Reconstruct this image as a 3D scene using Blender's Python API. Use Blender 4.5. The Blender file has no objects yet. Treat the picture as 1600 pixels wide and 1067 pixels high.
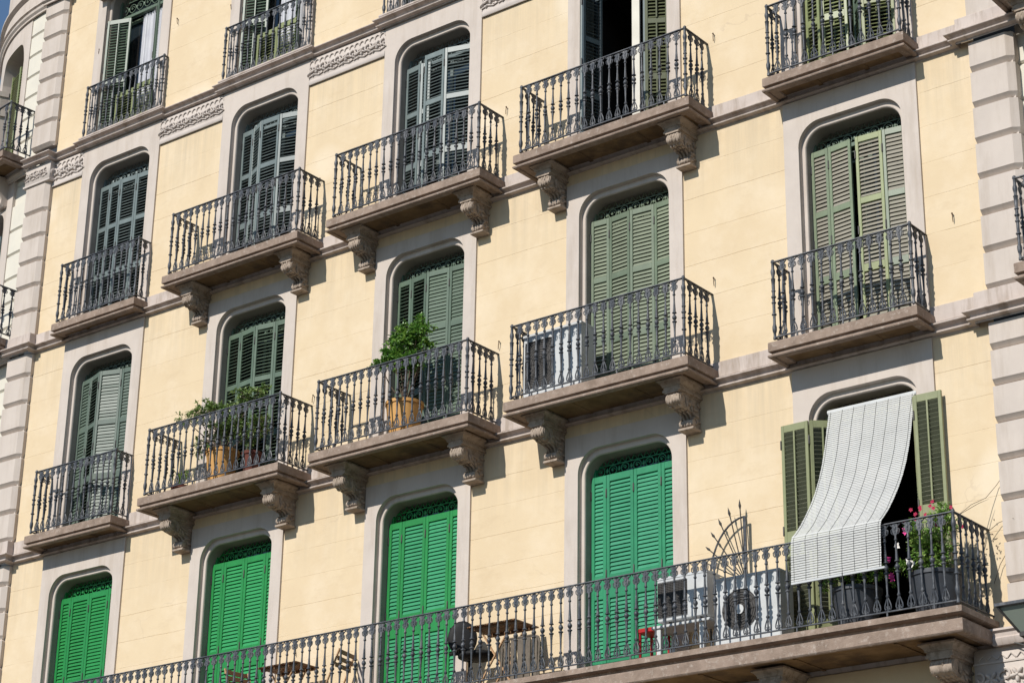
import bpy, bmesh, math, random
from mathutils import Vector, Matrix
PI=math.pi; R_=random.Random(7)
sc=bpy.context.scene
COL=sc.collection
# ------------------------------------------------------------------ mesh builder
class MB:
    def __init__(s): s.v=[]; s.f=[]
    def add(s,vs,fs):
        n=len(s.v); s.v+= [tuple(p) for p in vs]; s.f+= [tuple(i+n for i in f) for f in fs]; return s
    def box(s,x0,x1,y0,y1,z0,z1,b=0.0):
        if x0>x1:x0,x1=x1,x0
        if y0>y1:y0,y1=y1,y0
        if z0>z1:z0,z1=z1,z0
        if b<=0:
            vs=[(x,y,z) for x in(x0,x1) for y in(y0,y1) for z in(z0,z1)]
            return s.add(vs,[(0,1,3,2),(4,6,7,5),(0,4,5,1),(2,3,7,6),(0,2,6,4),(1,5,7,3)])
        b=min(b,(x1-x0)/2.01,(y1-y0)/2.01,(z1-z0)/2.01)
        vs=[];idx={}
        for i,x in enumerate((x0,x1)):
            for j,y in enumerate((y0,y1)):
                for k,z in enumerate((z0,z1)):
                    dx=b if i==0 else -b; dy=b if j==0 else -b; dz=b if k==0 else -b
                    idx[i,j,k,0]=len(vs); vs.append((x,y+dy,z+dz))
                    idx[i,j,k,1]=len(vs); vs.append((x+dx,y,z+dz))
                    idx[i,j,k,2]=len(vs); vs.append((x+dx,y+dy,z))
        I=idx;fs=[]
        for i in(0,1):
            fs.append((I[i,0,0,0],I[i,1,0,0],I[i,1,1,0],I[i,0,1,0]))
            fs.append((I[0,i,0,1],I[1,i,0,1],I[1,i,1,1],I[0,i,1,1]))
            fs.append((I[0,0,i,2],I[1,0,i,2],I[1,1,i,2],I[0,1,i,2]))
        for i in(0,1):
            for j in(0,1):
                fs.append((I[i,j,0,0],I[i,j,1,0],I[i,j,1,1],I[i,j,0,1]))
                fs.append((I[i,0,j,0],I[i,1,j,0],I[i,1,j,2],I[i,0,j,2]))
                fs.append((I[0,i,j,1],I[1,i,j,1],I[1,i,j,2],I[0,i,j,2]))
                for k in(0,1): fs.append((I[i,j,k,0],I[i,j,k,1],I[i,j,k,2]))
        return s.add(vs,fs)
    def loops(s,ls,closed=True,capa=False,capb=False):
        n=len(ls[0]);vs=[p for l in ls for p in l];fs=[]
        for i in range(len(ls)-1):
            for j in range(n if closed else n-1):
                k=(j+1)%n; fs.append((i*n+j,i*n+k,(i+1)*n+k,(i+1)*n+j))
        if capa: fs.append(tuple(range(n)))
        if capb: fs.append(tuple((len(ls)-1)*n+j for j in range(n)))
        return s.add(vs,fs)
    def lathe(s,prof,c=(0,0,0),n=10,axis='z'):
        ls=[]
        for r,z in prof:
            l=[]
            for j in range(n):
                a=2*PI*j/n; p=(r*math.cos(a),r*math.sin(a),z)
                if axis=='y': p=(p[0],p[2],p[1])
                if axis=='x': p=(p[2],p[0],p[1])
                l.append((c[0]+p[0],c[1]+p[1],c[2]+p[2]))
            ls.append(l)
        return s.loops(ls,True,True,True)
    def tube(s,pts,r,n=6,closed=False,flat=1.0):
        P=[Vector(p) for p in pts];m=len(P);ls=[]
        rr=r if isinstance(r,(list,tuple)) else [r]*m
        up=None
        for i in range(m):
            if closed: t=P[(i+1)%m]-P[i-1]
            else: t=P[min(i+1,m-1)]-P[max(i-1,0)]
            if t.length<1e-9: t=Vector((0,0,1))
            t.normalize()
            if up is None:
                up=Vector((0,1,0)) if abs(t.y)<.9 else Vector((0,0,1))
            a=(up-t*up.dot(t))
            if a.length<1e-6: a=t.orthogonal()
            a.normalize(); b=t.cross(a); up=a
            ls.append([tuple(P[i]+a*(rr[i]*flat*math.cos(2*PI*j/n))+b*(rr[i]*math.sin(2*PI*j/n))) for j in range(n)])
        if closed: ls.append(ls[0])
        return s.loops(ls,True,not closed,not closed)
    def ell(s,c,r,n=7,m=5,rot=None):
        vs=[];
        for i in range(1,m):
            a=PI*i/m
            for j in range(n):
                b=2*PI*j/n; vs.append(Vector((r[0]*math.sin(a)*math.cos(b),r[1]*math.sin(a)*math.sin(b),r[2]*math.cos(a))))
        vs.append(Vector((0,0,r[2])));vs.append(Vector((0,0,-r[2])))
        if rot is not None: vs=[rot@v for v in vs]
        C=Vector(c);vs=[tuple(v+C) for v in vs];fs=[];t=len(vs)-2;b_=t+1
        for i in range(m-2):
            for j in range(n):
                k=(j+1)%n; fs.append((i*n+j,i*n+k,(i+1)*n+k,(i+1)*n+j))
        for j in range(n):
            fs.append((t,j,(j+1)%n)); fs.append((b_,(m-2)*n+(j+1)%n,(m-2)*n+j))
        return s.add(vs,fs)
    def prism(s,poly,y0,y1,plane='xz'):
        n=len(poly)
        if plane=='xz': a=[(p,y0,q) for p,q in poly];b=[(p,y1,q) for p,q in poly]
        elif plane=='yz': a=[(y0,p,q) for p,q in poly];b=[(y1,p,q) for p,q in poly]
        else: a=[(p,q,y0) for p,q in poly];b=[(p,q,y1) for p,q in poly]
        return s.loops([a,b],True,True,True)
    def sweep(s,path,prof,caps=True):
        P=[Vector((p[0],p[1])) for p in path];m=len(P);nn=[]
        for i in range(m):
            d1=(P[i]-P[i-1]).normalized() if i>0 else None
            d2=(P[i+1]-P[i]).normalized() if i<m-1 else None
            n1=Vector((d1.y,-d1.x)) if d1 is not None else None
            n2=Vector((d2.y,-d2.x)) if d2 is not None else None
            if n1 is None: nn.append(n2)
            elif n2 is None: nn.append(n1)
            else: nn.append((n1+n2)/(1+n1.dot(n2)))
        ls=[[(P[i].x+nn[i].x*o,P[i].y+nn[i].y*o,z) for o,z in prof] for i in range(m)]
        return s.loops(ls,False if not caps else True,caps,caps)
CACHE={}
WO={}   # world origin of objects
def mesh_of(name,mb,mat,origin=(0,0,0),smooth=None,bev=None,mat2=None,split=None):
    me=bpy.data.meshes.new(name); o=origin
    me.from_pydata([(v[0]-o[0],v[1]-o[1],v[2]-o[2]) for v in mb.v],[],mb.f); me.update()
    if mat2:
        for k in range(split,len(me.polygons)): me.polygons[k].material_index=1
    bm=bmesh.new(); bm.from_mesh(me)
    bmesh.ops.recalc_face_normals(bm,faces=bm.faces); bm.to_mesh(me); bm.free()
    me.materials.append(mat)
    if mat2: me.materials.append(mat2)
    if smooth is not None:
        me.shade_smooth(); me.set_sharp_from_angle(angle=math.radians(smooth))
    return me
def put(name,me,parent=None,origin=(0,0,0),rotz=0,rot=None):
    ob=bpy.data.objects.new(name,me); COL.objects.link(ob)
    po=WO[parent.name] if parent else Vector((0,0,0))
    ob.location=Vector(origin)-po
    if rot: ob.rotation_euler=rot
    else: ob.rotation_euler=(0,0,rotz)
    if parent: ob.parent=parent
    WO[ob.name]=Vector(origin); return ob
def part(name,mb,mat,parent,origin=None,smooth=None):
    if origin is None: origin=tuple(WO[parent.name]) if parent else (0,0,0)
    return put(name,mesh_of(name,mb,mat,origin,smooth),parent,origin)
def thing(name,label,cat,loc,group=None,rotz=0):
    o=bpy.data.objects.new(name,None); COL.objects.link(o); o.location=loc; o.empty_display_size=.1
    o['label']=label; o['category']=cat
    if group:o['group']=group
    o.rotation_euler=(0,0,rotz)
    WO[o.name]=Vector(loc); return o
def solo(name,mb,mat,label,cat,origin,group=None,smooth=None):
    o=part(name,mb,mat,None,origin,smooth); o['label']=label;o['category']=cat
    if group:o['group']=group
    return o
# ------------------------------------------------------------------ materials
def lin(c):
    return tuple((x/12.92 if x<=.04045 else ((x+.055)/1.055)**2.4) for x in [v/255 for v in c])
class NT:
    def __init__(s,m): s.t=m.node_tree; s.n=s.t.nodes; s.l=s.t.links
    def new(s,t,**k):
        n=s.n.new(t)
        for a,b in k.items():
            if a in n.inputs.keys(): n.inputs[a].default_value=b
            else: setattr(n,a,b)
        return n
    def link(s,a,b): s.l.new(a,b)
def mat(name,c1,c2=None,scale=6,rough=.7,bump=.15,bscale=60,streak=0,c3=None,c3amt=.5,c3scale=2,metal=0,detail=4,spec=.4,bdist=.004,stretch=(1,1,1),c3stretch=(1,1,1),c3lo=.5,c3hi=.62,rand=0):
    if name in CACHE: return CACHE[name]
    m=bpy.data.materials.new(name); m.use_nodes=True; t=NT(m); t.n.clear()
    out=t.new('ShaderNodeOutputMaterial'); b=t.new('ShaderNodeBsdfPrincipled'); t.link(b.outputs[0],out.inputs[0])
    b.inputs['Roughness'].default_value=rough; b.inputs['Metallic'].default_value=metal
    b.inputs['Specular IOR Level'].default_value=spec
    g=t.new('ShaderNodeNewGeometry'); mp=t.new('ShaderNodeMapping'); mp.inputs['Scale'].default_value=stretch
    t.link(g.outputs['Position'],mp.inputs['Vector'])
    c1=(*c1,1); c2=(*(c2 or [x*.8 for x in c1[:3]]),1)
    n=t.new('ShaderNodeTexNoise'); n.inputs['Scale'].default_value=scale; n.inputs['Detail'].default_value=detail; n.inputs['Roughness'].default_value=.62
    t.link(mp.outputs[0],n.inputs['Vector'])
    r=t.new('ShaderNodeValToRGB'); r.color_ramp.elements[0].position=.32; r.color_ramp.elements[1].position=.68
    r.color_ramp.elements[0].color=c1; r.color_ramp.elements[1].color=c2
    t.link(n.outputs[0],r.inputs[0]); col=r.outputs[0]
    if c3:
        mp2=t.new('ShaderNodeMapping'); mp2.inputs['Scale'].default_value=c3stretch; mp2.inputs['Location'].default_value=(3.1,1.7,9.2)
        t.link(g.outputs['Position'],mp2.inputs['Vector'])
        n2=t.new('ShaderNodeTexNoise'); n2.inputs['Scale'].default_value=c3scale; n2.inputs['Detail'].default_value=6; n2.inputs['Roughness'].default_value=.7
        t.link(mp2.outputs[0],n2.inputs['Vector'])
        mr=t.new('ShaderNodeMapRange'); mr.inputs[1].default_value=c3lo; mr.inputs[2].default_value=c3hi; mr.inputs[3].default_value=0; mr.inputs[4].default_value=c3amt
        t.link(n2.outputs[0],mr.inputs[0])
        mx=t.new('ShaderNodeMix',data_type='RGBA'); mx.inputs[7].default_value=(*c3,1)
        t.link(mr.outputs[0],mx.inputs[0]); t.link(col,mx.inputs[6]); col=mx.outputs[2]
    if rand:
        oi=t.new('ShaderNodeObjectInfo'); mr=t.new('ShaderNodeMapRange'); mr.inputs[3].default_value=1-rand; mr.inputs[4].default_value=1+rand
        t.link(oi.outputs['Random'],mr.inputs[0])
        hs=t.new('ShaderNodeHueSaturation'); t.link(mr.outputs[0],hs.inputs['Value']); t.link(col,hs.inputs['Color']); col=hs.outputs[0]
    t.link(col,b.inputs['Base Color'])
    if bump:
        nb=t.new('ShaderNodeTexNoise'); nb.inputs['Scale'].default_value=bscale; nb.inputs['Detail'].default_value=5
        t.link(g.outputs['Position'],nb.inputs['Vector'])
        bp=t.new('ShaderNodeBump'); bp.inputs['Strength'].default_value=bump; bp.inputs['Distance'].default_value=bdist
        t.link(nb.outputs[0],bp.inputs['Height']); t.link(bp.outputs[0],b.inputs['Normal'])
    m['bsdf']=b.name; CACHE[name]=m; return m
def wallmat():
    m=mat('cream_plaster',(.675,.54,.362),(.635,.50,.33),scale=1.1,rough=.85,bump=.35,bscale=45,c3=(.74,.62,.46),c3amt=.55,c3scale=1.6,spec=.2,c3lo=.45,c3hi=.7,bdist=.003)
    t=NT(m); b=t.n[m['bsdf']]; src=b.inputs['Base Color'].links[0].from_socket
    g=t.new('ShaderNodeNewGeometry'); sx=t.new('ShaderNodeSeparateXYZ'); t.link(g.outputs['Position'],sx.inputs[0])
    # run-off streaks below each string course
    mp=t.new('ShaderNodeMapping'); mp.inputs['Scale'].default_value=(4.2,1,.16); t.link(g.outputs['Position'],mp.inputs[0])
    n=t.new('ShaderNodeTexNoise'); n.inputs['Scale'].default_value=1.6; n.inputs['Detail'].default_value=9; n.inputs['Roughness'].default_value=.75; t.link(mp.outputs[0],n.inputs['Vector'])
    acc=None
    for zt in(11.05,14.64,17.66):
        mr=t.new('ShaderNodeMapRange'); mr.inputs[1].default_value=zt-1.25; mr.inputs[2].default_value=zt-.0; mr.inputs[3].default_value=0; mr.inputs[4].default_value=1
        t.link(sx.outputs[2],mr.inputs[0])
        lt=t.new('ShaderNodeMath',operation='LESS_THAN'); lt.inputs[1].default_value=zt+.05; t.link(sx.outputs[2],lt.inputs[0])
        mu=t.new('ShaderNodeMath',operation='MULTIPLY'); t.link(mr.outputs[0],mu.inputs[0]); t.link(lt.outputs[0],mu.inputs[1])
        if acc is None: acc=mu
        else:
            ad=t.new('ShaderNodeMath',operation='MAXIMUM'); t.link(acc.outputs[0],ad.inputs[0]); t.link(mu.outputs[0],ad.inputs[1]); acc=ad
    r=t.new('ShaderNodeMapRange'); r.inputs[1].default_value=.42; r.inputs[2].default_value=.72; t.link(n.outputs[0],r.inputs[0])
    mu=t.new('ShaderNodeMath',operation='MULTIPLY'); t.link(r.outputs[0],mu.inputs[0]); t.link(acc.outputs[0],mu.inputs[1])
    m2=t.new('ShaderNodeMath',operation='MULTIPLY'); m2.inputs[1].default_value=.95; t.link(mu.outputs[0],m2.inputs[0])
    mx=t.new('ShaderNodeMix',data_type='RGBA'); mx.inputs[7].default_value=(.50,.41,.29,1)
    t.link(m2.outputs[0],mx.inputs[0]); t.link(src,mx.inputs[6])
    # hairline cracks
    v=t.new('ShaderNodeTexVoronoi',feature='DISTANCE_TO_EDGE'); v.inputs['Scale'].default_value=.55
    nd=t.new('ShaderNodeTexNoise'); nd.inputs['Scale'].default_value=2.5; nd.inputs['Detail'].default_value=6; t.link(g.outputs['Position'],nd.inputs['Vector'])
    vm=t.new('ShaderNodeVectorMath',operation='MULTIPLY_ADD'); vm.inputs[1].default_value=(.5,.5,.5); t.link(nd.outputs[1],vm.inputs[0]); t.link(g.outputs['Position'],vm.inputs[2]); t.link(vm.outputs[0],v.inputs['Vector'])
    cr=t.new('ShaderNodeMapRange'); cr.inputs[1].default_value=.0015; cr.inputs[2].default_value=.006; cr.inputs[3].default_value=.32; cr.inputs[4].default_value=0; t.link(v.outputs[0],cr.inputs[0])
    nm=t.new('ShaderNodeTexNoise'); nm.inputs['Scale'].default_value=.8; t.link(g.outputs['Position'],nm.inputs['Vector'])
    cm=t.new('ShaderNodeMapRange'); cm.inputs[1].default_value=.6; cm.inputs[2].default_value=.66; t.link(nm.outputs[0],cm.inputs[0])
    cmu=t.new('ShaderNodeMath',operation='MULTIPLY'); t.link(cr.outputs[0],cmu.inputs[0]); t.link(cm.outputs[0],cmu.inputs[1])
    mx2=t.new('ShaderNodeMix',data_type='RGBA'); mx2.inputs[7].default_value=(.45,.35,.25,1); t.link(cmu.outputs[0],mx2.inputs[0]); t.link(mx.outputs[2],mx2.inputs[6])
    vp=t.new('ShaderNodeTexVoronoi'); vp.inputs['Scale'].default_value=.42; t.link(g.outputs['Position'],vp.inputs['Vector'])
    va=t.new('ShaderNodeVectorMath',operation='MULTIPLY_ADD'); va.inputs[1].default_value=(.12,.12,.12); t.link(nd.outputs[1],va.inputs[0]); t.link(g.outputs['Position'],va.inputs[2]); t.link(va.outputs[0],vp.inputs['Vector'])
    pr=t.new('ShaderNodeMapRange'); pr.inputs[1].default_value=.10; pr.inputs[2].default_value=.17; pr.inputs[3].default_value=.4; pr.inputs[4].default_value=0; t.link(vp.outputs[0],pr.inputs[0])
    mx3=t.new('ShaderNodeMix',data_type='RGBA'); mx3.inputs[7].default_value=(.78,.68,.54,1); t.link(pr.outputs[0],mx3.inputs[0]); t.link(mx2.outputs[2],mx3.inputs[6])
    ng=t.new('ShaderNodeTexNoise'); ng.inputs['Scale'].default_value=2.2; ng.inputs['Detail'].default_value=10; ng.inputs['Roughness'].default_value=.78; mg=t.new('ShaderNodeMapping'); mg.inputs['Scale'].default_value=(.55,1,1.3); t.link(g.outputs['Position'],mg.inputs[0]); t.link(mg.outputs[0],ng.inputs['Vector'])
    gr=t.new('ShaderNodeMapRange'); gr.inputs[1].default_value=.54; gr.inputs[2].default_value=.75; gr.inputs[3].default_value=0; gr.inputs[4].default_value=.75; t.link(ng.outputs[0],gr.inputs[0])
    mx4=t.new('ShaderNodeMix',data_type='RGBA'); mx4.inputs[7].default_value=(.56,.43,.275,1); t.link(gr.outputs[0],mx4.inputs[0]); t.link(mx3.outputs[2],mx4.inputs[6])
    t.link(mx4.outputs[2],b.inputs['Base Color'])
    return m
M_wall=wallmat()
M_stone=mat('grey_stone',(.57,.50,.445),(.515,.45,.40),scale=2.2,rough=.85,bump=.25,bscale=70,c3=(.40,.33,.27),c3amt=.75,c3scale=1.5,spec=.2,c3stretch=(4,1,.45),c3lo=.48,c3hi=.78)
M_reveal=mat('shade_tinted_reveal',(.34,.29,.25),(.27,.23,.20),scale=3,rough=.9,bump=.3)  # stone darkened in colour to carry the shade inside the jambs
M_band=mat('band_stone',(.55,.475,.43),(.47,.40,.36),scale=3,rough=.85,bump=.3,bscale=60,c3=(.30,.235,.185),c3amt=.85,c3scale=1.6,spec=.2,c3stretch=(5,1,.7),c3lo=.47,c3hi=.7)
M_slab=mat('balcony_stone',(.33,.25,.20),(.215,.16,.125),scale=6,rough=.9,bump=.8,bscale=90,c3=(.55,.48,.42),c3amt=.5,c3scale=16,spec=.15,bdist=.006,c3lo=.54,c3hi=.7)
M_carve=mat('carved_stone',(.42,.34,.275),(.31,.25,.20),scale=9,rough=.9,bump=.6,bscale=110,c3=(.22,.17,.13),c3amt=.8,c3scale=11,spec=.15)
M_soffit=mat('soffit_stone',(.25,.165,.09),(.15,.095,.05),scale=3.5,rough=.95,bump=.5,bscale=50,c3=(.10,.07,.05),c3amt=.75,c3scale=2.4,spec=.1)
M_frieze=mat('frieze_stone',(.56,.50,.455),(.50,.44,.40),scale=6,rough=.9,bump=.3,bscale=80,spec=.15)
M_cream2=mat('cream_stone',(.67,.63,.54),(.61,.575,.50),scale=2.5,rough=.9,bump=.25,bscale=60,spec=.15)
M_iron=mat('railing_paint',(.062,.069,.083),(.028,.031,.038),scale=25,rough=.5,bump=.3,bscale=160,c3=(.17,.17,.175),c3amt=.5,c3scale=11,spec=.5,bdist=.002)
M_irond=mat('black_iron',(.025,.024,.024),(.04,.035,.03),scale=20,rough=.55,bump=.2,spec=.4)
M_rust=mat('rusty_iron',(.13,.07,.04),(.07,.045,.03),scale=40,rough=.85,bump=.4,spec=.2)
def paint(name,c,v=.85,worn=None,rough=.42,amt=.35):
    return mat(name,c,tuple(x*v for x in c),scale=7,rough=rough,rand=.09,bump=.25,bscale=70,c3=worn or tuple(min(1,x*1.6+.02) for x in c),c3amt=amt,c3scale=5,spec=.45,c3stretch=(1,1,.5),c3lo=.55,c3hi=.8,bdist=.002)
P_green=paint('bright_green_paint',(.014,.225,.05),amt=.12,worn=(.06,.28,.12))
P_teal=paint('emerald_paint',(.022,.235,.105),amt=.25,worn=(.08,.34,.21))
P_g2=paint('grey_green_paint',(.105,.15,.105))
P_g2b=paint('sage_green_paint',(.145,.185,.12))
P_g2c=paint('dusty_green_paint',(.10,.135,.105))
P_blue=paint('grey_blue_paint',(.16,.195,.19))
P_olive=paint('olive_paint',(.25,.28,.13),worn=(.34,.36,.22),amt=.5)
P_oliveb=paint('faded_olive_paint',(.20,.245,.155),worn=(.28,.31,.19),amt=.5)
P_old=paint('weathered_olive_paint',(.23,.245,.125),worn=(.34,.34,.22),amt=.7)
P_brown=paint('brown_olive_paint',(.105,.115,.06),amt=.3)  # darker mix of the weathered olive
P_navy=paint('dark_teal_paint',(.045,.07,.08))
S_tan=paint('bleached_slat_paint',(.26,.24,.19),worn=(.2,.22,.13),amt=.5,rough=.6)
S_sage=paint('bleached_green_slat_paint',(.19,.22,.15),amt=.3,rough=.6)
S_teal=paint('pale_emerald_slat_paint',(.04,.275,.145),amt=.3,worn=(.11,.36,.24))  # paler than the emerald frame paint
S_green=paint('pale_green_slat_paint',(.025,.275,.085),amt=.2,worn=(.07,.34,.15))  # paler than the bright green frame paint
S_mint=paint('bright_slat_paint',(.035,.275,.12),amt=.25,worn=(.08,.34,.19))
S_old=paint('shadow_toned_olive_slat_paint',(.13,.14,.09),rough=.6)  # olive slats with the back-side shadow put into the colour
M_white=mat('white_metal',(.57,.58,.58),(.48,.49,.49),scale=4,rough=.4,bump=.05,spec=.5)
M_whiteframe=mat('white_frame_paint',(.68,.65,.57),(.6,.57,.5),scale=4,rough=.5,bump=.05)
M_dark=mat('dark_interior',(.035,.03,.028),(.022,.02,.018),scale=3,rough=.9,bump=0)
M_coil=mat('dark_grille_metal',(.045,.04,.04),(.09,.085,.08),scale=60,rough=.6,bump=0)
M_coil2=mat('grey_coil_fins',(.085,.08,.078),(.055,.052,.05),scale=30,rough=.7,bump=0)
M_wood=mat('table_wood',(.27,.14,.065),(.18,.09,.04),scale=14,rough=.6,bump=.3,stretch=(1,6,1))
M_woodl=mat('pale_wood',(.48,.29,.15),(.36,.21,.11),scale=14,rough=.6,bump=.3)
M_woodg=mat('grey_brown_slats',(.16,.13,.10),(.11,.09,.07),scale=14,rough=.7,bump=.3)
M_blk=mat('black_plastic',(.010,.010,.011),(.015,.015,.016),scale=10,spec=.2,rough=.6,bump=0)
M_red=mat('red_paint',(.42,.012,.012),(.33,.01,.01),scale=10,rough=.4,bump=0)
M_pot=mat('ochre_glazed_clay',(.62,.34,.11),(.52,.27,.08),scale=6,rough=.6,bump=.2)
M_terra=mat('terracotta',(.13,.035,.022),(.09,.025,.018),scale=8,rough=.8,bump=.2)  # clay colour darkened to stand in for shade behind the shrub
M_planter=mat('dark_planter_plastic',(.05,.055,.065),(.04,.042,.05),scale=6,rough=.45,bump=.1)
M_soil=mat('potting_soil',(.03,.02,.014),(.05,.035,.025),scale=50,rough=1,bump=.5)
M_bark=mat('bark',(.11,.075,.05),(.07,.05,.035),scale=40,rough=.9,bump=.5)
M_cloth=mat('curtain_cloth',(.70,.70,.72),(.62,.62,.66),scale=5,rough=.9,bump=.1)
M_blind=mat('white_blind_slats',(.57,.57,.55),(.50,.50,.485),scale=3,rough=.5,bump=.05,c3=(.6,.58,.55),c3amt=.25,c3scale=2)
M_cord=mat('dark_cord',(.10,.10,.095),(.06,.06,.06),bump=0)
def leafmat(name,a,b,c):
    m=mat(name,a,b,scale=14,rough=.38,bump=0,c3=c,c3amt=.75,c3scale=9,spec=.45,c3lo=.48,c3hi=.6)
    t=NT(m); bs=t.n[m['bsdf']]; out=[n for n in t.n if n.type=='OUTPUT_MATERIAL'][0]
    tr=t.new('ShaderNodeBsdfTranslucent'); s=bs.inputs['Base Color'].links[0].from_socket; t.link(s,tr.inputs[0])
    mx=t.new('ShaderNodeMixShader'); mx.inputs[0].default_value=.3; t.link(bs.outputs[0],mx.inputs[1]); t.link(tr.outputs[0],mx.inputs[2]); t.link(mx.outputs[0],out.inputs[0]); return m
L_dark=leafmat('glossy_green_leaf',(.07,.18,.03),(.13,.29,.045),(.30,.46,.08))
L_mid=leafmat('grey_green_leaf',(.10,.18,.045),(.16,.26,.06),(.34,.42,.13))
L_lt=leafmat('light_green_leaf',(.13,.27,.045),(.20,.36,.07),(.40,.50,.14))
M_fred=mat('crimson_petal',(.42,.02,.07),(.34,.01,.05),bump=0); M_fpink=mat('magenta_petal',(.75,.06,.30),(.6,.04,.22),bump=0); M_fwht=mat('white_petal',(.8,.76,.72),(.7,.66,.62),bump=0)
def glassmat(name,tint,rough=.03):
    m=bpy.data.materials.new(name); m.use_nodes=True; b=m.node_tree.nodes['Principled BSDF']
    b.inputs['Base Color'].default_value=(*tint,1); b.inputs['Roughness'].default_value=rough; b.inputs['Specular IOR Level'].default_value=.8
    b.inputs['Metallic'].default_value=.0; return m
M_glass=glassmat('dark_window_glass',(.012,.018,.022))
M_lglass=glassmat('lantern_glass',(.22,.25,.21),.12)
# ------------------------------------------------------------------ building root
CX={'A':-10.136,'B':-6.825,'C':-3.416,'D':0.0,'E':3.388}
BLD=thing('apartment_building','cream plastered apartment building with grey stone window surrounds, quoins and a rounded corner','building',(-3.4,0,0))
def bp(name,mb,m,smooth=None,parent=None,origin=None): return part(name,mb,m,parent or BLD,origin,smooth)
XL,XR=-11.83,5.07
JOINT=[8.25,8.64,9.035,9.43,9.832,10.229,10.618, 11.90,12.355,12.835,13.285,13.765,14.225, 15.405,15.865,16.31,16.77,17.225, 18.55,18.97,19.39,19.81,20.23,20.65,21.07,21.49]
# plain wall strips with scored joints
mb=MB()
def strip(x0,x1):
    nx=max(2,int((x1-x0)/.16)); rows=[(3.0,0)]
    for z in JOINT: q_=.0022 if z>18.3 else .0036; rows+= [(z-.004,0),(z-.001,q_),(z+.002,q_),(z+.004,0)]
    rows.append((24.5,0)); rows_n=len(rows)
    off=[[R_.uniform(-.0035,.0035) for _ in range(nx+1)] for _ in JOINT]
    dep=[R_.uniform(.35,1.1) for _ in JOINT]
    ls=[]
    for k,(z,y) in enumerate(rows):
        j=(k-1)//4; l=[]
        for i in range(nx+1):
            zz=z+(off[j][i] if 0<k<rows_n-1 else 0); l.append((x0+(x1-x0)*i/nx, y*(dep[j] if 0<k<rows_n-1 else 1)*(1 if R_.random()<.8 else .1), zz))
        ls.append(l)
    mb.loops(ls,closed=False)
xs=[XL]+[CX[c]+s*.9 for c in 'ABCDE' for s in(-1,1)]+[XR+.02]
for i in range(0,len(xs),2): strip(xs[i],xs[i+1])
bp('wall',mb,M_wall)
m=MB(); m.box(-16,XR,-.05,.6,2.5,7.33,.004); bp('lower_wall',m,M_wall)
# ---- surrounds and windows
def outline(w,top,r,z0,y,cx,n=10):
    P=[(cx-w,y,z0),(cx-w,y,top-r)]
    for i in range(1,n): a=PI-PI/2*i/n; P.append((cx-w+r+r*math.cos(a),y,top-r+r*math.sin(a)))
    P.append((cx-w+r,y,top)); P.append((cx+w-r,y,top))
    for i in range(1,n): a=PI/2-PI/2*i/n; P.append((cx+w-r+r*math.cos(a),y,top-r+r*math.sin(a)))
    P+=[(cx+w,y,top-r),(cx+w,y,z0)]; return P
def surround(c,z0,top,ztop):
    cx=CX[c]; W=.93; w=.722; r=.31; n=10; yf=-.028
    o=outline(w,top,r,z0,yf,cx,n); out=[]
    for i,p in enumerate(o):
        if i==0: out.append((cx-W,yf,z0))
        elif i==1: out.append((cx-W,yf,top-r))
        elif i<1+n:
            t=(i-1)/n
            out.append((cx-W,yf,top-r+(ztop-top+r)*2*t) if t<=.5 else (cx-W+(W-w+r)*(2*t-1),yf,ztop))
        elif i in(1+n,2+n): out.append((p[0],yf,ztop))
        elif i<2+2*n:
            t=(i-2-n)/n
            out.append((cx+W-(W-w+r)*(1-2*t),yf,ztop) if t<.5 else (cx+W,yf,ztop-(ztop-top+r)*(2*t-1)))
        elif i==2+2*n: out.append((cx+W,yf,top-r))
        else: out.append((cx+W,yf,z0))
    m=MB(); back=[(p[0],.02,p[2]) for p in out]
    L=[back,out,o]
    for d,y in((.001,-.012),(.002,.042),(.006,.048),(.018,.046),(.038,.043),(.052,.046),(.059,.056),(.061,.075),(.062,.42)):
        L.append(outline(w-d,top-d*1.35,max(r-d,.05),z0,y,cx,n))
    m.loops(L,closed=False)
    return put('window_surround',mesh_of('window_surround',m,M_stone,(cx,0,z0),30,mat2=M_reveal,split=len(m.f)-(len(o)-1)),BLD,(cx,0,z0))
ROWS={1:(7.64,10.70,10.385,11.06),2:(11.31,14.305,13.975,14.65),3:(14.89,17.79,17.43,18.16),4:(18.30,21.2,20.66,24.0)}
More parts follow.
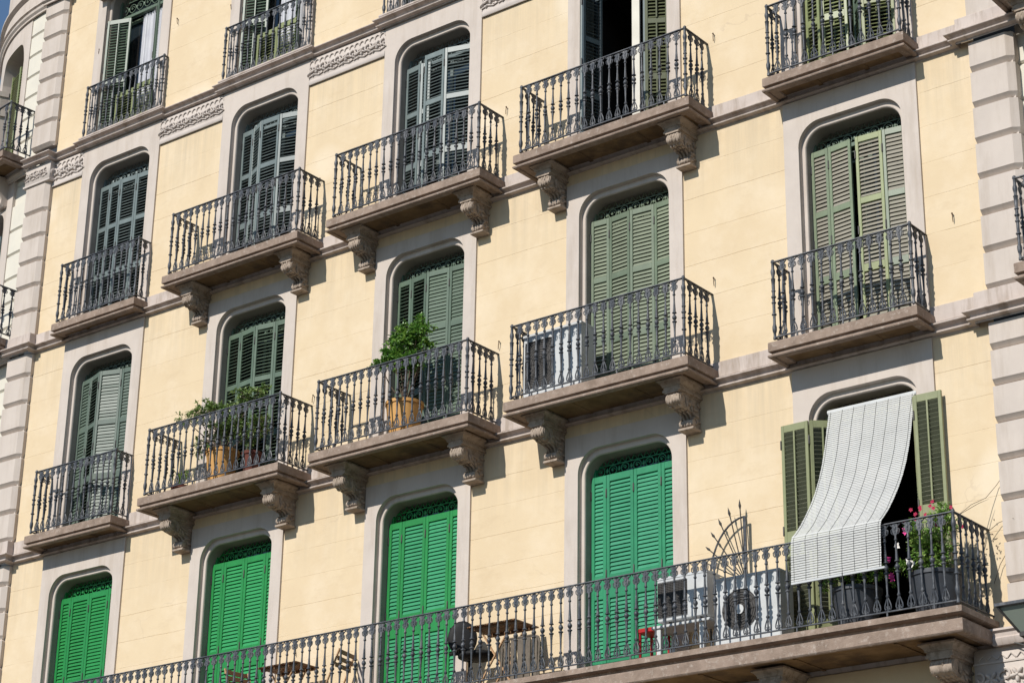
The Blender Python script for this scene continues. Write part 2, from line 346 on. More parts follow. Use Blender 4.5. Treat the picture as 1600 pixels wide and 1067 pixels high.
def leaf_mesh(w,h,openings,matn,angle,pitch=.0535,rod=False,st=.042,sm=None):
    sm=sm or matn; key=('leaf',round(w,3),round(h,3),tuple(openings),matn.name,angle,rod,st,sm.name)
    if key in CACHE: return CACHE[key]
    m=MB(); t=.034
    m.box(0,st,-t/2,t/2,0,h,.004); m.box(w-st,w,-t/2,t/2,0,h,.004)
    zs=sorted(openings); z=0
    for a,b in zs: m.box(st-.002,w-st+.002,-t/2+.002,t/2-.002,z,a,.003); z=b
    m.box(st-.002,w-st+.002,-t/2+.002,t/2-.002,z,h,.003)
    if rod:
        for a,b in zs: m.box(w/2-.011,w/2+.011,-t/2-.014,-t/2+.004,a,b,.003)
    nsp=len(m.f)
    for a,b in zs:
        n=max(1,int(round((b-a)/pitch))); p=(b-a)/n; A=math.radians(angle); sw=.054 if abs(angle)<35 else .050
        for k in range(n):
            zc=a+(k+.5)*p; j=R_.uniform(-4,4) if angle>35 else R_.uniform(-2.5,2.5); a_=A+math.radians(j)
            dy,dz=-math.sin(a_)*sw/2,-math.cos(a_)*sw/2; ny,nz=-math.cos(a_)*.004,math.sin(a_)*.004
            vs=[(y,z) for y,z in((dy+ny,zc+dz+nz),(-dy+ny,zc-dz+nz),(-dy-ny,zc-dz-nz),(dy-ny,zc+dz-nz))]
            vs=[(max(-.028,min(.03,y))+.004,z) for y,z in vs]
            m.prism([(y,z) for y,z in vs],st-.001,w-st+.001,'yz')
    me=mesh_of('shutter_leaf',m,matn,(0,0,0),mat2=sm,split=nsp); CACHE[key]=me; return me
def hinge_mesh():
    if 'hinge' in CACHE: return CACHE['hinge']
    m=MB(); m.lathe([(.007,0),(.010,.004),(.010,.11),(.007,.115)],(0,0,0),7)
    CACHE['hinge']=mesh_of('hinge',m,M_irond,(0,0,0),30); return CACHE['hinge']
def filigree(cx,z0,z1,y,w):
    m=MB(); H=z1-z0; r=.0075
    m.box(cx-w,cx+w,y-.01,y+.012,z0-.05,z0,.002)
    m.tube([(cx-w,y,z0+H*.62),(cx+w,y,z0+H*.62)],.008,5)
    n=7; p=2*w/n
    for i in range(n):
        c=cx-w+(i+.5)*p; s=1 if i%2 else -1; rr=min(p*.42,H*.27)
        m.tube([(c+rr*math.cos(a)*s,y,z0+H*.31+rr*math.sin(a)) for a in [2*PI*k/12 for k in range(12)]],r,5,closed=True)
        m.tube([(c+s*rr*(1-.12*k/1)*.62*math.cos(k*.75),y-.003,z0+H*.31+rr*(1-.1*k)*.62*math.sin(k*.75)) for k in range(9)],r*.8,5)
        m.tube([(c-p/2,y,z0+H*.08),(c-p*.2,y,z0+H*.02),(c,y,z0+H*.10)],r,5)
        m.ell((c+p/2,y,z0+H*.33),(.02,.008,.035),6,4); m.ell((c,y-.004,z0+H*.31),(.014,.01,.014),6,4)
        m.tube([(c-p*.5,y,z0+H*.6),(c-p*.25,y,z0+H*.95),(c,y,z0+H*.62),(c+p*.25,y,z0+H*.95),(c+p*.5,y,z0+H*.6)],r*.9,5)
    return m
CL4=lambda ws:None
def window(c,row,frame,leaves,zo=None,transom=None,inside='dark'):
    cx=CX[c]; z0,top,zs,zt=ROWS[row]; w=.66
    zs=zo or zs
    m=MB()  # casing + inner glazed door
    yb=.30
    m.box(cx-w,cx-w+.04,.215,.27,z0,top-.12,.004); m.box(cx+w-.04,cx+w,.215,.27,z0,top-.12,.004)
    m.box(cx-w,cx+w,.22,.285,zs-.045,zs+.012,.004)
    if inside!='open':
        for a,b in((-.62,-.03),(.03,.62)):
            for x in(a,b-.06): m.box(cx+x,cx+x+.06,.36,.40,z0,zs,.004)
            for zz in(z0+.02,z0+.9,zs-.1): m.box(cx+a+.06,cx+b-.06,.362,.398,zz,zz+.07,.003)
    W=bp('window',m,frame,origin=(cx,.2,z0))
    f=filigree(cx,zs+.01,top-.08,.262,w); part('filigree_panel',f,frame,W,None,40)
    g=MB()
    if inside!='open': g.box(cx-.6,cx+.6,.375,.385,z0+.05,zs-.05)
    g.box(cx-w,cx+w,.375,.385,zs+.03,top-.02); part('glass_pane',g,M_glass,W)
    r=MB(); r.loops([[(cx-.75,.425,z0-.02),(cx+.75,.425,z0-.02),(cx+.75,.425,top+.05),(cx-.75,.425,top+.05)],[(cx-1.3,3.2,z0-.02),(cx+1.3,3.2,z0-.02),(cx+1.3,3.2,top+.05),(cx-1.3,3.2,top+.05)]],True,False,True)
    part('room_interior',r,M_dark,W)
    for L in leaves:
        (x0,y0),(x1,y1)=L['p0'],L['p1']; lw=math.hypot(x1-x0,y1-y0)-.004
        zb=L.get('z0',z0+.03); h=L.get('h',zs-.005-zb); mt=L.get('m',frame)
        op=L.get('op') or [(.10,h*.30),(h*.345,h*.635),(h*.68,h-.075)]
        op=[(round(a,3),round(b,3)) for a,b in op]
        me=leaf_mesh(lw,h,op,mt,L.get('a',18),rod=L.get('rod',False),st=L.get('st',.042),sm=L.get('sm'))
        ob=put('shutter_leaf',me,W,(cx+x0,y0,zb),math.atan2(y1-y0,x1-x0))
    for L in leaves:
        if L.get('hinge',True):
            (x0,y0)=L['p0']; zb=z0+.03; h=zs-.005-zb
            for hz in(.35,h*.5,h-.3): put('hinge',hinge_mesh(),W,(cx+x0,y0-.021,zb+hz))
    return W
def closed(xs,angs,y=.19,**k):
    return [dict(p0=(xs[i],y if not isinstance(y,(list,tuple)) else y[i]),p1=(xs[i+1],y if not isinstance(y,(list,tuple)) else y[i+1]),a=angs[i],**k) for i in range(len(xs)-1)]
for r,(z0,top,zs,zt) in ROWS.items():
    for c in 'ABCDE':
        if r<3 and c in 'BCD': zt=ROWS[r][3]-.15; bp('lintel_strip',MB().box(CX[c]-.93,CX[c]+.93,-.006,.05,zt+.002,zt+.16),M_wall)
        else: zt=ROWS[r][3]
        if r==4 and c in 'CDE': 
            surround(c,z0,top,zt); continue
        surround(c,z0,top,zt)
g4=[-.655,-.42,0,.42,.655]
OPG=[(.32,1.10),(1.40,2.62)]
for c,mt,sl in zip('ABCD',(P_green,P_green,P_green,P_teal),(P_green,S_green,S_mint,S_teal)):
    window(c,1,mt,closed(g4,[21,22,20,22],op=OPG,st=.05,sm=sl))
e4=[-.655,-.37,-.02,.35,.655]
def opz(*z): return [(a,b) for a,b in z]
OP2=[(.12,.82),(.92,1.72),(1.80,2.55)]
window('A',2,P_g2c,closed([-.655,-.37,-.05,.33,.655],[20,55,16,16],y=[.19,.13,.02,.15,.19],op=OP2))
window('B',2,P_g2,closed(e4,[58,62,55,58],y=[.19,.17,.12,.17,.19],op=OP2))
window('C',2,P_g2,closed([-.655,-.39,-.08,.31,.655],[60,62,16,16],y=[.19,.17,.13,.17,.19],op=OP2))
window('D',2,P_g2b,closed(e4,[22,23,21,22],y=[.17,.19,.16,.19,.17],op=OP2,sm=S_sage))
le=closed([-.655,-.40,-.06],[22,22],y=[.17,.15,.11],op=OP2,m=P_oliveb,sm=S_tan)+[dict(p0=(.0,.11),p1=(.36,.13),a=30,op=OP2,m=P_olive,sm=S_tan),dict(p0=(.36,.13),p1=(.655,.17),a=20,op=OP2,m=P_g2b,sm=S_tan)]
window('E',2,P_g2,le)
OP3=[(.12,.80),(.90,1.66),(1.74,2.42)]
window('A',3,P_blue,closed([-.655,-.39,-.12,.25,.655],[50,55,50,55],y=[.19,.17,.15,.17,.19],op=OP3))
window('B',3,P_blue,closed([-.655,-.40,-.12,.27,.655],[52,55,50,55],y=[.19,.17,.05,.06,.17],op=OP3))
window('C',3,P_blue,closed([-.655,-.36,-.20],[50,52],y=[.19,.16,.20],op=OP3)+closed([-.16,.22,.655],[50,50],y=[.02,.02,.15],op=OP3))
window('D',3,P_navy,[dict(p0=(-.64,.17),p1=(-.60,-.16),a=50,op=OP3,m=P_blue),dict(p0=(-.575,-.16),p1=(-.48,.16),a=50,op=OP3,m=P_navy),
    dict(p0=(.35,-.0),p1=(.63,.16),a=35,op=OP3,m=P_brown,rod=True),dict(p0=(.29,.10),p1=(.345,-.01),a=35,op=OP3,m=P_blue)],inside='open')
fr=MB(); fr.box(-.10,.03,.33,.37,14.9,17.4,.004); d3=[o for o in BLD.children if o.name.startswith('window') and 'surround' not in o.name][-1]
part('glazed_door',fr,M_whiteframe,d3)
window('E',3,P_olive,[dict(p0=(-.64,.15),p1=(-.40,.09),a=45,op=OP3),dict(p0=(-.38,.09),p1=(-.03,.14),a=45,op=OP3),dict(p0=(.03,.2),p1=(.20,.02),a=30,op=OP3,m=P_g2),dict(p0=(.22,.02),p1=(.62,.15),a=50,op=OP3)])
for c in 'AB':
    W=window(c,4,P_g2,[dict(p0=(-.64,-.03),p1=(-.22,.13),a=40,rod=True,h=2.18,op=[(.1,.95),(1.03,2.1)]),
        dict(p0=(.44,.10),p1=(.62,-.02),a=55,h=2.18,op=[(.1,.95),(1.03,2.1)]),
        dict(p0=(-.36,.07),p1=(.10,.06),a=45,m=P_olive,h=.62,z0=18.42,op=[(.07,.53)],hinge=False),dict(p0=(.10,.06),p1=(.54,.07),a=45,m=P_olive,h=.66,z0=18.42,op=[(.07,.56)],hinge=False)])
    cm=MB(); cx=CX[c]; L=[]
    for z in(18.35,20.6): L.append([(cx-.12+.5*i/40,.30+.025*math.sin(i*1.3)+.01*math.sin(i*.5),z) for i in range(41)])
    cm.loops(L,closed=False); part('curtain',cm,M_cloth,W,None,60)
for c in 'CDE': window(c,4,P_g2,closed(e4,[40,45,40,45],op=[(.12,1.0),(1.1,2.2)]))
window('E',1,P_old,[dict(p0=(-1.07,-.075),p1=(-.70,-.075),a=-42,rod=True,op=OPG,sm=S_old),dict(p0=(-.69,-.07),p1=(-.45,.12),a=-42,rod=True,op=OPG,sm=S_old),
    dict(p0=(.69,-.085),p1=(1.04,-.075),a=-42,rod=True,op=OPG,sm=S_old),dict(p0=(.60,.12),p1=(.68,-.07),a=32,op=OPG)],inside='open')
# ---- string courses
def course(z0,z1,ztop):   # band pieces between surrounds + continuous moulding
    prof=[(.0,z1+.004),(.075,z1),(.08,z1-.018),(.052,z1-.03),(.046,z1-.06),(.058,z1-.085),(.05,z1-.10),(.062,z0+.045),(.060,z0+.02),(.03,z0+.012),(.03,z0),(0,z0)]
    prof=[(.0,z1+.004),(.012,z1+.002),(.010,z1-.028),(.104,z1-.036),(.110,z1-.043),(.108,z1-.054),(.096,z1-.058),(.060,z1-.064),(.040,z1-.080),(.036,z0+.056),(.066,z0+.050),(.072,z0+.042),(.068,z0+.032),(.058,z0+.028),(.002,z0+.020),(.002,z0),(0,z0)]
    m=MB()
    mid=[]
    if ztop is None:
        for c in 'ABC': mid+=[(CX[c]-.98,-.003),(CX[c]-.98,-.06),(CX[c]+.98,-.06),(CX[c]+.98,-.003)]
    path=[(XL-.62,-.155),(XL-.0,-.155),(XL+.0,-.003)]+mid+[(XR-.15,-.003),(XR-.15,-.125),(XR+.68,-.125),(XR+.68,.1),(XR+3,.1)]
    m.sweep(path,prof)
    bp('string_course',m,M_band,smooth=25)
    if ztop:
        ed=[XL]+[CX[c]+s*.93 for c in 'ABCDE' for s in(-1,1)]+[XR-.15]
        for i in range(0,len(ed),2):
            m=MB(); m.box(ed[i],ed[i+1],-.026,.01,z1+.003,ztop,.004); bp('band_course',m,M_band)
        for q in((XL-.62,XL,-.155,0),(XR-.15,XR+.68,-.125,.1)):
            m=MB(); m.box(*q,z1+.003,ztop,.006); bp('band_course',m,M_band)
course(11.05,11.225,11.43); course(14.64,14.80,14.98); course(18.12,18.30,None)
# ---- frieze panels under the top course
def relief_unit(m,x,z,y,s=1.0,rn=R_):
    # a four-lobed leaf with two curls, about 0.27 wide
    for a in range(5):
        an=a*2*PI/5+rn.uniform(-.2,.2)+.3; rx=.033*s
        q=Matrix.Rotation(an,3,'Y'); m.ell((x+math.cos(an)*.036*s,y,z-math.sin(an)*.036*s),(.036*s,.036,.018*s),7,5,q)
    m.ell((x,y-.01,z),(.016*s,.026,.016*s),6,4)
    for sg in(-1,1):
        c=(x+sg*.1*s,z+.01*s)
        m.tube([(c[0]+sg*(.052-.0045*k)*s*math.cos(k*.62+1.2),y-.006,c[1]+(.052-.0045*k)*s*math.sin(k*.62+1.2)) for k in range(10)],.0125*s,6)
        q=Matrix.Rotation(sg*.7,3,'Y'); m.ell((x+sg*.135*s,y,z-.045*s),(.038*s,.034,.015*s),7,4,q); m.ell((x+sg*.06*s,y,z-.07*s),(.03*s,.02,.014*s),7,4,q)
    m.tube([(x-.14*s,y,z-.085*s),(x-.05*s,y,z-.06*s),(x+.05*s,y,z-.09*s),(x+.14*s,y,z-.06*s)],.01*s,5)
def frieze(x0,x1,nm='frieze_panel'):
    m=MB(); m.box(x0,x1,-.022,.01,17.665,18.125,.003); m.box(x0,x1,-.036,-.0,17.665,17.755,.006)
    n=max(1,int(round((x1-x0)/.105))); p=(x1-x0)/n
    for i in range(n):
        c=x0+(i+.5)*p; m.tube([(c-p*.5,-.026,18.035),(c-p*.3,-.032,18.065),(c,-.034,18.078),(c+p*.3,-.032,18.065),(c+p*.5,-.026,18.02)],.010,5)
    n=max(1,int(round((x1-x0)/.31))); p=(x1-x0)/n
    for i in range(n): relief_unit(m,x0+(i+.5)*p,17.90,-.034,p/.27)
    bp(nm,m,M_frieze,smooth=45)
ed=[XL]+[CX[c]+s*.93 for c in 'ABCD' for s in(-1,1)]
for i in range(0,len(ed)-1,2): frieze(ed[i]+.004,ed[i+1]-.004)
# ---- quoins
def quoin(x0,x1,yf,joints,zt,ch=.03,name='quoin_pilaster',sidew=.1,mt=M_stone,y_wall=.1,chl=.0):
    """rusticated pilaster; blocks with bevelled undersides, right arris chamfered"""
    m=MB(); zs=sorted(joints); lo=zs[0]-.47; edges=[lo]+zs+[zt]
    yb=yf+.055
    for a,b in zip(edges[:-1],edges[1:]):
        a2=a+.006; b2=b-.006
        # block section: chamfer bottom (tall) and top (short), right side chamfer
        def ring(z,inset,y,rc): return [(x0+chl*0+inset*.0,y,z),(x1-rc,y,z),(x1,y+sidew*.55 if rc else y,z),(x1,y_wall,z),(x0,y_wall,z)]
        L=[ring(a2,0,yb,.0001),ring(a2+.055,0,yf,.085),ring(b2-.02,0,yf,.085),ring(b2,0,yb,.0001)]
        L[0]=[(x0,yb,a2),(x1-.07,yb,a2),(x1-.02,yb+.03,a2),(x1-.02,y_wall,a2),(x0,y_wall,a2)]
        L[3]=[(x0,yb,b2),(x1-.07,yb,b2),(x1-.02,yb+.03,b2),(x1-.02,y_wall,b2),(x0,y_wall,b2)]
        m.loops(L,True,True,True)
    m.box(x0+.002,x1-.03,yb+.012,y_wall,lo,zt)
    return bp(name,m,mt)
QJ={1:[8.04,8.5,8.96,9.42,9.86,10.30,10.727],2:[11.92,12.385,12.85,13.31,13.78,14.25],3:[15.40,15.866,16.32,16.78,17.24],4:[18.944,19.382,19.80,20.216,20.642,21.054,21.48,21.9]}
for r,zt in((1,11.06),(2,14.65),(3,18.06 ),(4,24.0)):
    quoin(XL-.56,XL,-.115,QJ[r],zt,y_wall=.05)
for r,zt in((1,11.06),(2,14.65),(3,18.13),(4,24.0)):
    quoin(XR-.01,XR+.54,-.085,QJ[r],zt,y_wall=.16)
# left capital relief under the top course
m=MB(); m.box(XL-.60,XL+.03,-.13,.02,17.80,18.13,.006)
for xx in(-12.28,-12.02): relief_unit(m,xx,17.96,-.135,1.0)
m.box(XL-.63,XL+.05,-.145,.02,17.76,17.80,.005)
for k in range(4): m.ell((XL+.03,-.10+.03*k,17.93+.03*(k%2)),(.02,.02,.05),6,4)
bp('carved_capital',m,M_frieze,smooth=45)
# ---- bay beyond the right quoin
m=MB()
zz=[3]+[z for r in QJ for z in QJ[r]]+[24]
for a,b in zip(zz[:-1],zz[1:]): m.box(XR+.50,XR+3.2,.09,.3,a+.012,b-.012,.02)
m.box(XR+.5,XR+3.2,.125,.32,3,24); bp('side_bay_wall',m,M_cream2)
# ---- rounded corner tower: circle centre (-12.2,4.15) r 4.15
TC=(-12.2,4.15,4.15)
def TP(s,o,z):
    th=s/TC[2]; r=TC[2]+o; return (TC[0]-r*math.sin(th),TC[1]-r*math.cos(th),z)
def tsurf(m,s0,s1,z0,z1,o,n=None):
    n=n or max(1,int(abs(s1-s0)/.12)); m.loops([[TP(s0+(s1-s0)*i/n,o,z) for i in range(n+1)] for z in(z0,z1)],closed=False)
def tbox(m,s0,s1,z0,z1,o0,o1,n=None):
    n=n or max(1,int(abs(s1-s0)/.12)); L=[]
    for i in range(n+1):
        s=s0+(s1-s0)*i/n; L.append([TP(s,o0,z0),TP(s,o1,z0),TP(s,o1,z1),TP(s,o0,z1)])
    m.loops(L,True,True,True)
m=MB()
for r,zt in((1,10.9),(2,14.40),(3,17.64),(4,21.36)):
    zb={1:6,2:11.4,3:14.98,4:18.3}[r]; ee=[zb]+[z-.10 for z in QJ[r] if z<zt]+[zt]
    for a,b in zip(ee[:-1],ee[1:]):
        n=4; L=[]
        for i in range(n+1):
            s=.19+.545*i/n; L.append([TP(s,-.03,a+.008),TP(s,.012,a+.05),TP(s,.012,b-.008),TP(s,-.03,b-.003)])
        m.loops(L,False); 
    tsurf(m,.1,.75,zb-.3,zt+.4,-.028)
bp('corner_block_wall',m,M_cream2)
m=MB()
OP={4:(.92,2.05,18.4,21.0),3:(.97,2.05,15.0,17.66),2:(.97,2.05,11.4,14.1),1:(.97,2.05,7.6,10.5)}
for r,(s0,s1,a,b) in OP.items():
    nz={4:(18.3,24),3:(14.65,18.3),2:(11.06,14.65),1:(3,11.06)}[r]
    tbox(m,.735,s0,nz[0],nz[1],-.5,.03); tbox(m,s1,8.0,nz[0],nz[1],-.5,.03)
    n=36; L=[]
    def f(u): 
        q=abs(2*u-1); return b-(.40*q**9 if r==4 else .34*(1-(1-q**5)**.5)) 
    for i in range(n+1):
        u=i/n; s_=s0+(s1-s0)*u; z_=f(u); L.append([TP(s_,.03,nz[1]),TP(s_,.03,z_+.001),TP(s_,-.5,z_+.001)])
    m.loops(L,False)
    tbox(m,s0,s1,nz[0],a,-.5,.03)
m4=MB()
for r,(s0,s1,a,b) in OP.items():
    tbox(m4,s0-.02,s0+.03,b-.62,b-.44,-.3,.055,1); tbox(m4,s1-.03,s1+.05,b-.62,b-.44,-.3,.055,1)
bp('corner_stone_wall',m,M_stone,smooth=25)
# tower consoles inside the arched opening and shutters
for r,(s0,s1,a,b) in OP.items():
    if r<3: continue
    c=MB(); L=[]
    if r==4:
        tbox(c,s1-.02,s1+.28,b-.62,b-.52,-.1,.16,2); tbox(c,s1,s1+.26,b-.90,b-.62,-.1,.10,2); tbox(c,s1-.03,s1+.30,b-1.02,b-.90,-.1,.15,2)
        for k in range(4): tbox(c,s1+.02+.065*k,s1+.055+.065*k,b-.86,b-.62,.1,.13,1)
        bp('console_block',c,M_stone)
    q0=-.10; f=MB(); tbox(f,s0,s0+.05,a,b-.35,q0-.06,q0,1); tbox(f,s0+.42,s0+.48,a,b-.3,q0-.06,q0,1); tbox(f,s0+.9,s0+.95,a,b-.3,q0-.06,q0,1)
    zz=a+.1
    while zz<b-.4:
        L=[]
        for i in range(5):
            s=s0+.05+.85*i/4; L.append([TP(s,q0,zz),TP(s,q0-.005,zz-.006),TP(s,q0-.045,zz+.035),TP(s,q0-.04,zz+.041)])
        f.loops(L,True,True,True); zz+=.055
    W=bp('corner_shutter',f,P_olive if r==4 else P_blue)
    g=MB(); tsurf(g,s0-.1,s1+.2,a-.1,b+.1,-.40); part('glass_pane',g,M_dark,W)
# tower courses
def arcpath(s0,s1,o,n=40): return [TP(s0+(s1-s0)*i/n,o,0)[:2] for i in range(n+1)]
for z0,z1,zt in((21.34,21.52,21.80),(18.12,18.30,18.42),(14.64,14.80,14.98),(11.05,11.22,11.43)):
    tc=MB()
    pr=[(.0,z1+.004),(.085,z1+.002),(.09,z1-.022),(.06,z1-.034),(.05,z1-.075),(.075,z1-.09),(.07,z1-.115),(.036,z0+.03),(.034,z0),(0,z0)]
    path=list(reversed(arcpath(.19,7.5,.03))); tc.sweep(path,pr)
    L=list(reversed(arcpath(.19,7.5,.03))); tc.sweep(L,[(0,z1),(.035,z1),(.035,zt),(0,zt)])
    if z0>21: tc.sweep(L,[(0,zt),(.03,zt+.02),(.10,zt+.06),(.10,zt+.10),(0,zt+.10)])
    bp('corner_string_course',tc,M_stone,smooth=25)
# quoin top course at the upper level
m=MB(); m.sweep([(XL-.6,-.14),(XL+.0,-.14),(XL+.0,0)],[(0,21.52),(.085,21.52),(.09,21.50),(.06,21.48),(.05,21.44),(.075,21.43),(.07,21.40),(.03,21.37),(.03,21.34),(0,21.34)])
bp('string_course',m,M_stone,smooth=25)
# ---- balcony slabs
def slab_profile(zt,k=1.0):
    return [(-.16,zt-.150),(-.15,zt-.168),(-.055,zt-.172),(-.048,zt-.186),(-.030,zt-.196),(-.008,zt-.199),(.002,zt-.192),(.008,zt-.178),(.003,zt-.165),(-.030,zt-.160),(-.036,zt-.126),(-.004,zt-.120),(.0,zt-.116),(0,zt-.008),(-.006,zt)]
def bracket(parent,cx,y0,zt,dep,h=.56,hw=.10,mirror=False):
    """scrolled console: cap moulding + S body + curls + acanthus"""
    m=MB(); d=dep
    m.sweep([(cx-hw-.03,-y0),(cx-hw-.03,-d),(cx+hw+.03,-d),(cx+hw+.03,-y0)],[(-.03,zt+.01),(.060,zt+.008),(.062,zt-.014),(.050,zt-.020),(.030,zt-.034),(.014,zt-.055),(.006,zt-.068),(.006,zt-.082),(-.010,zt-.086),(-.010,zt-.122),(.000,zt-.124),(.000,zt-.150),(-.03,zt-.152)])
    m.box(cx-hw,cx+hw,-d+.002,-y0,zt-.17,zt-.002)
    k=d/.5; z=zt-.15; s=h/.56
    body=[(0,0),(-.44*k,0),(-.475*k,-.03*s),(-.485*k,-.075*s),(-.47*k,-.12*s),(-.43*k,-.155*s),(-.37*k,-.17*s),(-.31*k,-.180*s),(-.24*k,-.19*s),(-.17*k,-.205*s),(-.13*k,-.235*s),(-.125*k,-.275*s),(-.165*k,-.30*s),(-.19*k,-.325*s),(-.175*k,-.35*s),(-.14*k,-.365*s),(-.11*k,-.37*s),(-.10*k,-.385*s),(0,-.385*s)]
    m.prism([(y,z+q) for y,q in body],cx-hw+.012,cx+hw-.012,'yz')
    m.box(cx-hw-.012,cx+hw+.012,-.20*k,0,z-.415*s,z-.382*s,.006)
    m.lathe([(.03,cx-hw-.004),(.070*k,cx-hw+.002),(.074*k,cx-hw*.5),(.066*k,cx),(.074*k,cx+hw*.5),(.070*k,cx+hw-.002),(.03,cx+hw+.004)],(0,-.415*k,z-.085*s),14,'x')
    m.lathe([(.02,cx-hw-.004),(.043*k,cx-hw+.002),(.046*k,cx),(.043*k,cx+hw-.002),(.02,cx+hw+.004)],(0,-.155*k,z-.325*s),12,'x')
    for sg in(-1,1):
        X=cx+sg*(hw-.006)
        m.tube([(X,(-.40*k)+(.092-.0066*i)*k*math.cos(i*.6-.5),z-.085*s+(.092-.0066*i)*s*math.sin(i*.6-.5)) for i in range(13)],.015,6)
        m.ell((X,-.40*k,z-.085*s),(.016,.026,.026),8,5)
        m.tube([(X,(-.125*k)+(.055-.005*i)*k*math.cos(-i*.65+2.4),z-.31*s+(.055-.005*i)*s*math.sin(-i*.65+2.4)) for i in range(10)],.014,6)
        for (yy,zz,an,l) in((-.30,-.06,.3,.05),(-.26,-.11,.9,.05),(-.19,-.10,1.2,.055),(-.20,-.16,.5,.045),(-.12,-.16,1.4,.05),(-.09,-.23,1.5,.05),(-.30,-.125,.1,.045),(-.05,-.09,1.2,.05),(-.05,-.3,1.5,.04)):
            q=Matrix.Rotation(an+R_.uniform(-.2,.2),3,'X'); m.ell((X,yy*k,z+zz*s),(.022,l*.38,l*1.05),6,5,q)
            m.tube([(X+sg*.004,yy*k-.02,z+zz*s-.02),(X+sg*.01,yy*k,z+zz*s+.012),(X+sg*.004,yy*k+.022,z+zz*s+.006)],.006,5)
    for yy,zz,ry,rz in((-.455,-.055,.040,.045),(-.448,-.115,.045,.042),(-.385,-.160,.05,.030),(-.30,-.178,.045,.022),(-.165,-.315,.034,.034),(-.175,-.345,.030,.026)):
        for j in(-1.25,-.42,.42,1.25):
            m.ell((cx+j*hw*.52+R_.uniform(-.004,.004),yy*k+R_.uniform(-.006,.006),z+zz*s+R_.uniform(-.008,.008)),(.019*R_.uniform(.8,1.2),ry*k*R_.uniform(.85,1.1),rz*R_.uniform(.85,1.15)),7,5,Matrix.Rotation(R_.uniform(-.3,.3),3,'X'))
    for j in(-1,0,1): m.tube([(cx+j*hw*.55,-.25*k,z-.195*s),(cx+j*hw*.5,-.18*k,z-.215*s),(cx+j*hw*.5,-.145*k,z-.26*s)],.014,6)
    return part('bracket',m,M_carve,parent,(cx,-y0,zt),40)
def balcony(c,z,d,hw,brk=True,row=2,x0=None,x1=None):
    cx=CX[c] if c in CX else (x0+x1)/2
    xl=cx-hw if x0 is None else x0; xr=cx+hw if x1 is None else x1
    m=MB(); pr=slab_profile(z)
    m.sweep([(xl,0.0),(xl,-d),(xr,-d),(xr,0.0)],pr,caps=False)
    # broken into stones by a fine joint on top; top sheet
    m.add([(xl+.005,0,z),(xl+.005,-d+.005,z),(xr-.005,-d+.005,z),(xr-.005,0,z)],[(0,1,2,3)])
    if c in CX: m.add([(cx-.66,-.03,z+.001),(cx+.66,-.03,z+.001),(cx+.66,.43,z+.001),(cx-.66,.43,z+.001)],[(0,1,2,3)])
    B=part('balcony',m,M_slab,BLD,(cx,0,z),25)
    s=MB(); i_=.155; zz=z-.150
    s.add([(xl+i_,0,zz),(xl+i_,-d+i_,zz),(xr-i_,-d+i_,zz),(xr-i_,0,zz)],[(0,1,2,3)])
    if d>.3:
        for xx in(xl+(xr-xl)*f for f in ((.33,.66) if xr-xl<4 else [k/14 for k in range(1,14)])): s.box(xx-.03,xx+.03,-d+i_,0,zz-.006,zz+.001)
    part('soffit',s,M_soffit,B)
    if brk:
        for sg in(-1,1): bracket(B,cx+sg*1.04,0.0,z-.172,min(.50,d-.17),h=.56 if row==2 else .54)
    return B
for c in 'BCD':
    balcony(c,11.31,.70,1.42,row=2); balcony(c,14.89,.585,1.42,row=3)
balcony('A',11.31,.40,.985,brk=False); balcony('A',14.89,.31,.975,brk=False)
balcony('E',11.31,.455,.99,brk=False); balcony('E',14.89,.40,.99,brk=False)
# shallow ledges of the fourth floor
for c in 'ABC':
    cx=CX[c]; m=MB(); z=18.30
    m.box(cx-1.0,cx+1.0,-.135,0,z-.003,z+.036,.008)
    part('balcony',m,M_band,BLD,(cx,0,z),25)
# long balcony
zl=7.64
m=MB(); xl,xr,d=-16.0,4.90,.87
prl=[(-.16,zl-.25),(-.05,zl-.275),(-.03,zl-.285),(-.012,zl-.28),(0.0,zl-.265),(.0,zl-.145),(-.006,zl-.138),(-.09,zl-.130),(-.09,zl-.082),(-.02,zl-.076),(.0,zl-.066),(0,zl-.006),(-.006,zl)]
m.sweep([(xl,0.0),(xl,-d),(xr,-d),(xr,0.0)],prl,caps=False)
m.add([(xl+.005,0,zl),(xl+.005,-d+.005,zl),(xr-.005,-d+.005,zl),(xr-.005,0,zl)],[(0,1,2,3)])
LB=part('balcony',m,M_slab,BLD,(-2,0,zl),25)
s=MB(); s.add([(xl,0,zl-.25),(xl,-d+.155,zl-.25),(xr-.155,-d+.155,zl-.25),(xr-.155,0,zl-.25)],[(0,1,2,3)])
for k in range(16): s.box(xr-.9-k*1.25,xr-.86-k*1.25,-d+.16,0,zl-.262,zl-.249)
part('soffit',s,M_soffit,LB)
for x in(4.45,2.36,0.0): bracket(LB,x,0.0,zl-.285,.56,h=.62,hw=.13)
m=MB(); m.sweep([(-16,-.003),(XR-.15,-.003),(XR-.15,-.14),(XR+.68,-.14),(XR+.68,.1),(XR+3,.1)],[(0,7.52),(.07,7.515),(.075,7.49),(.045,7.47),(.04,7.43),(.06,7.41),(.055,7.38),(.03,7.34),(0,7.34)])
bp('string_course',m,M_band,smooth=25)
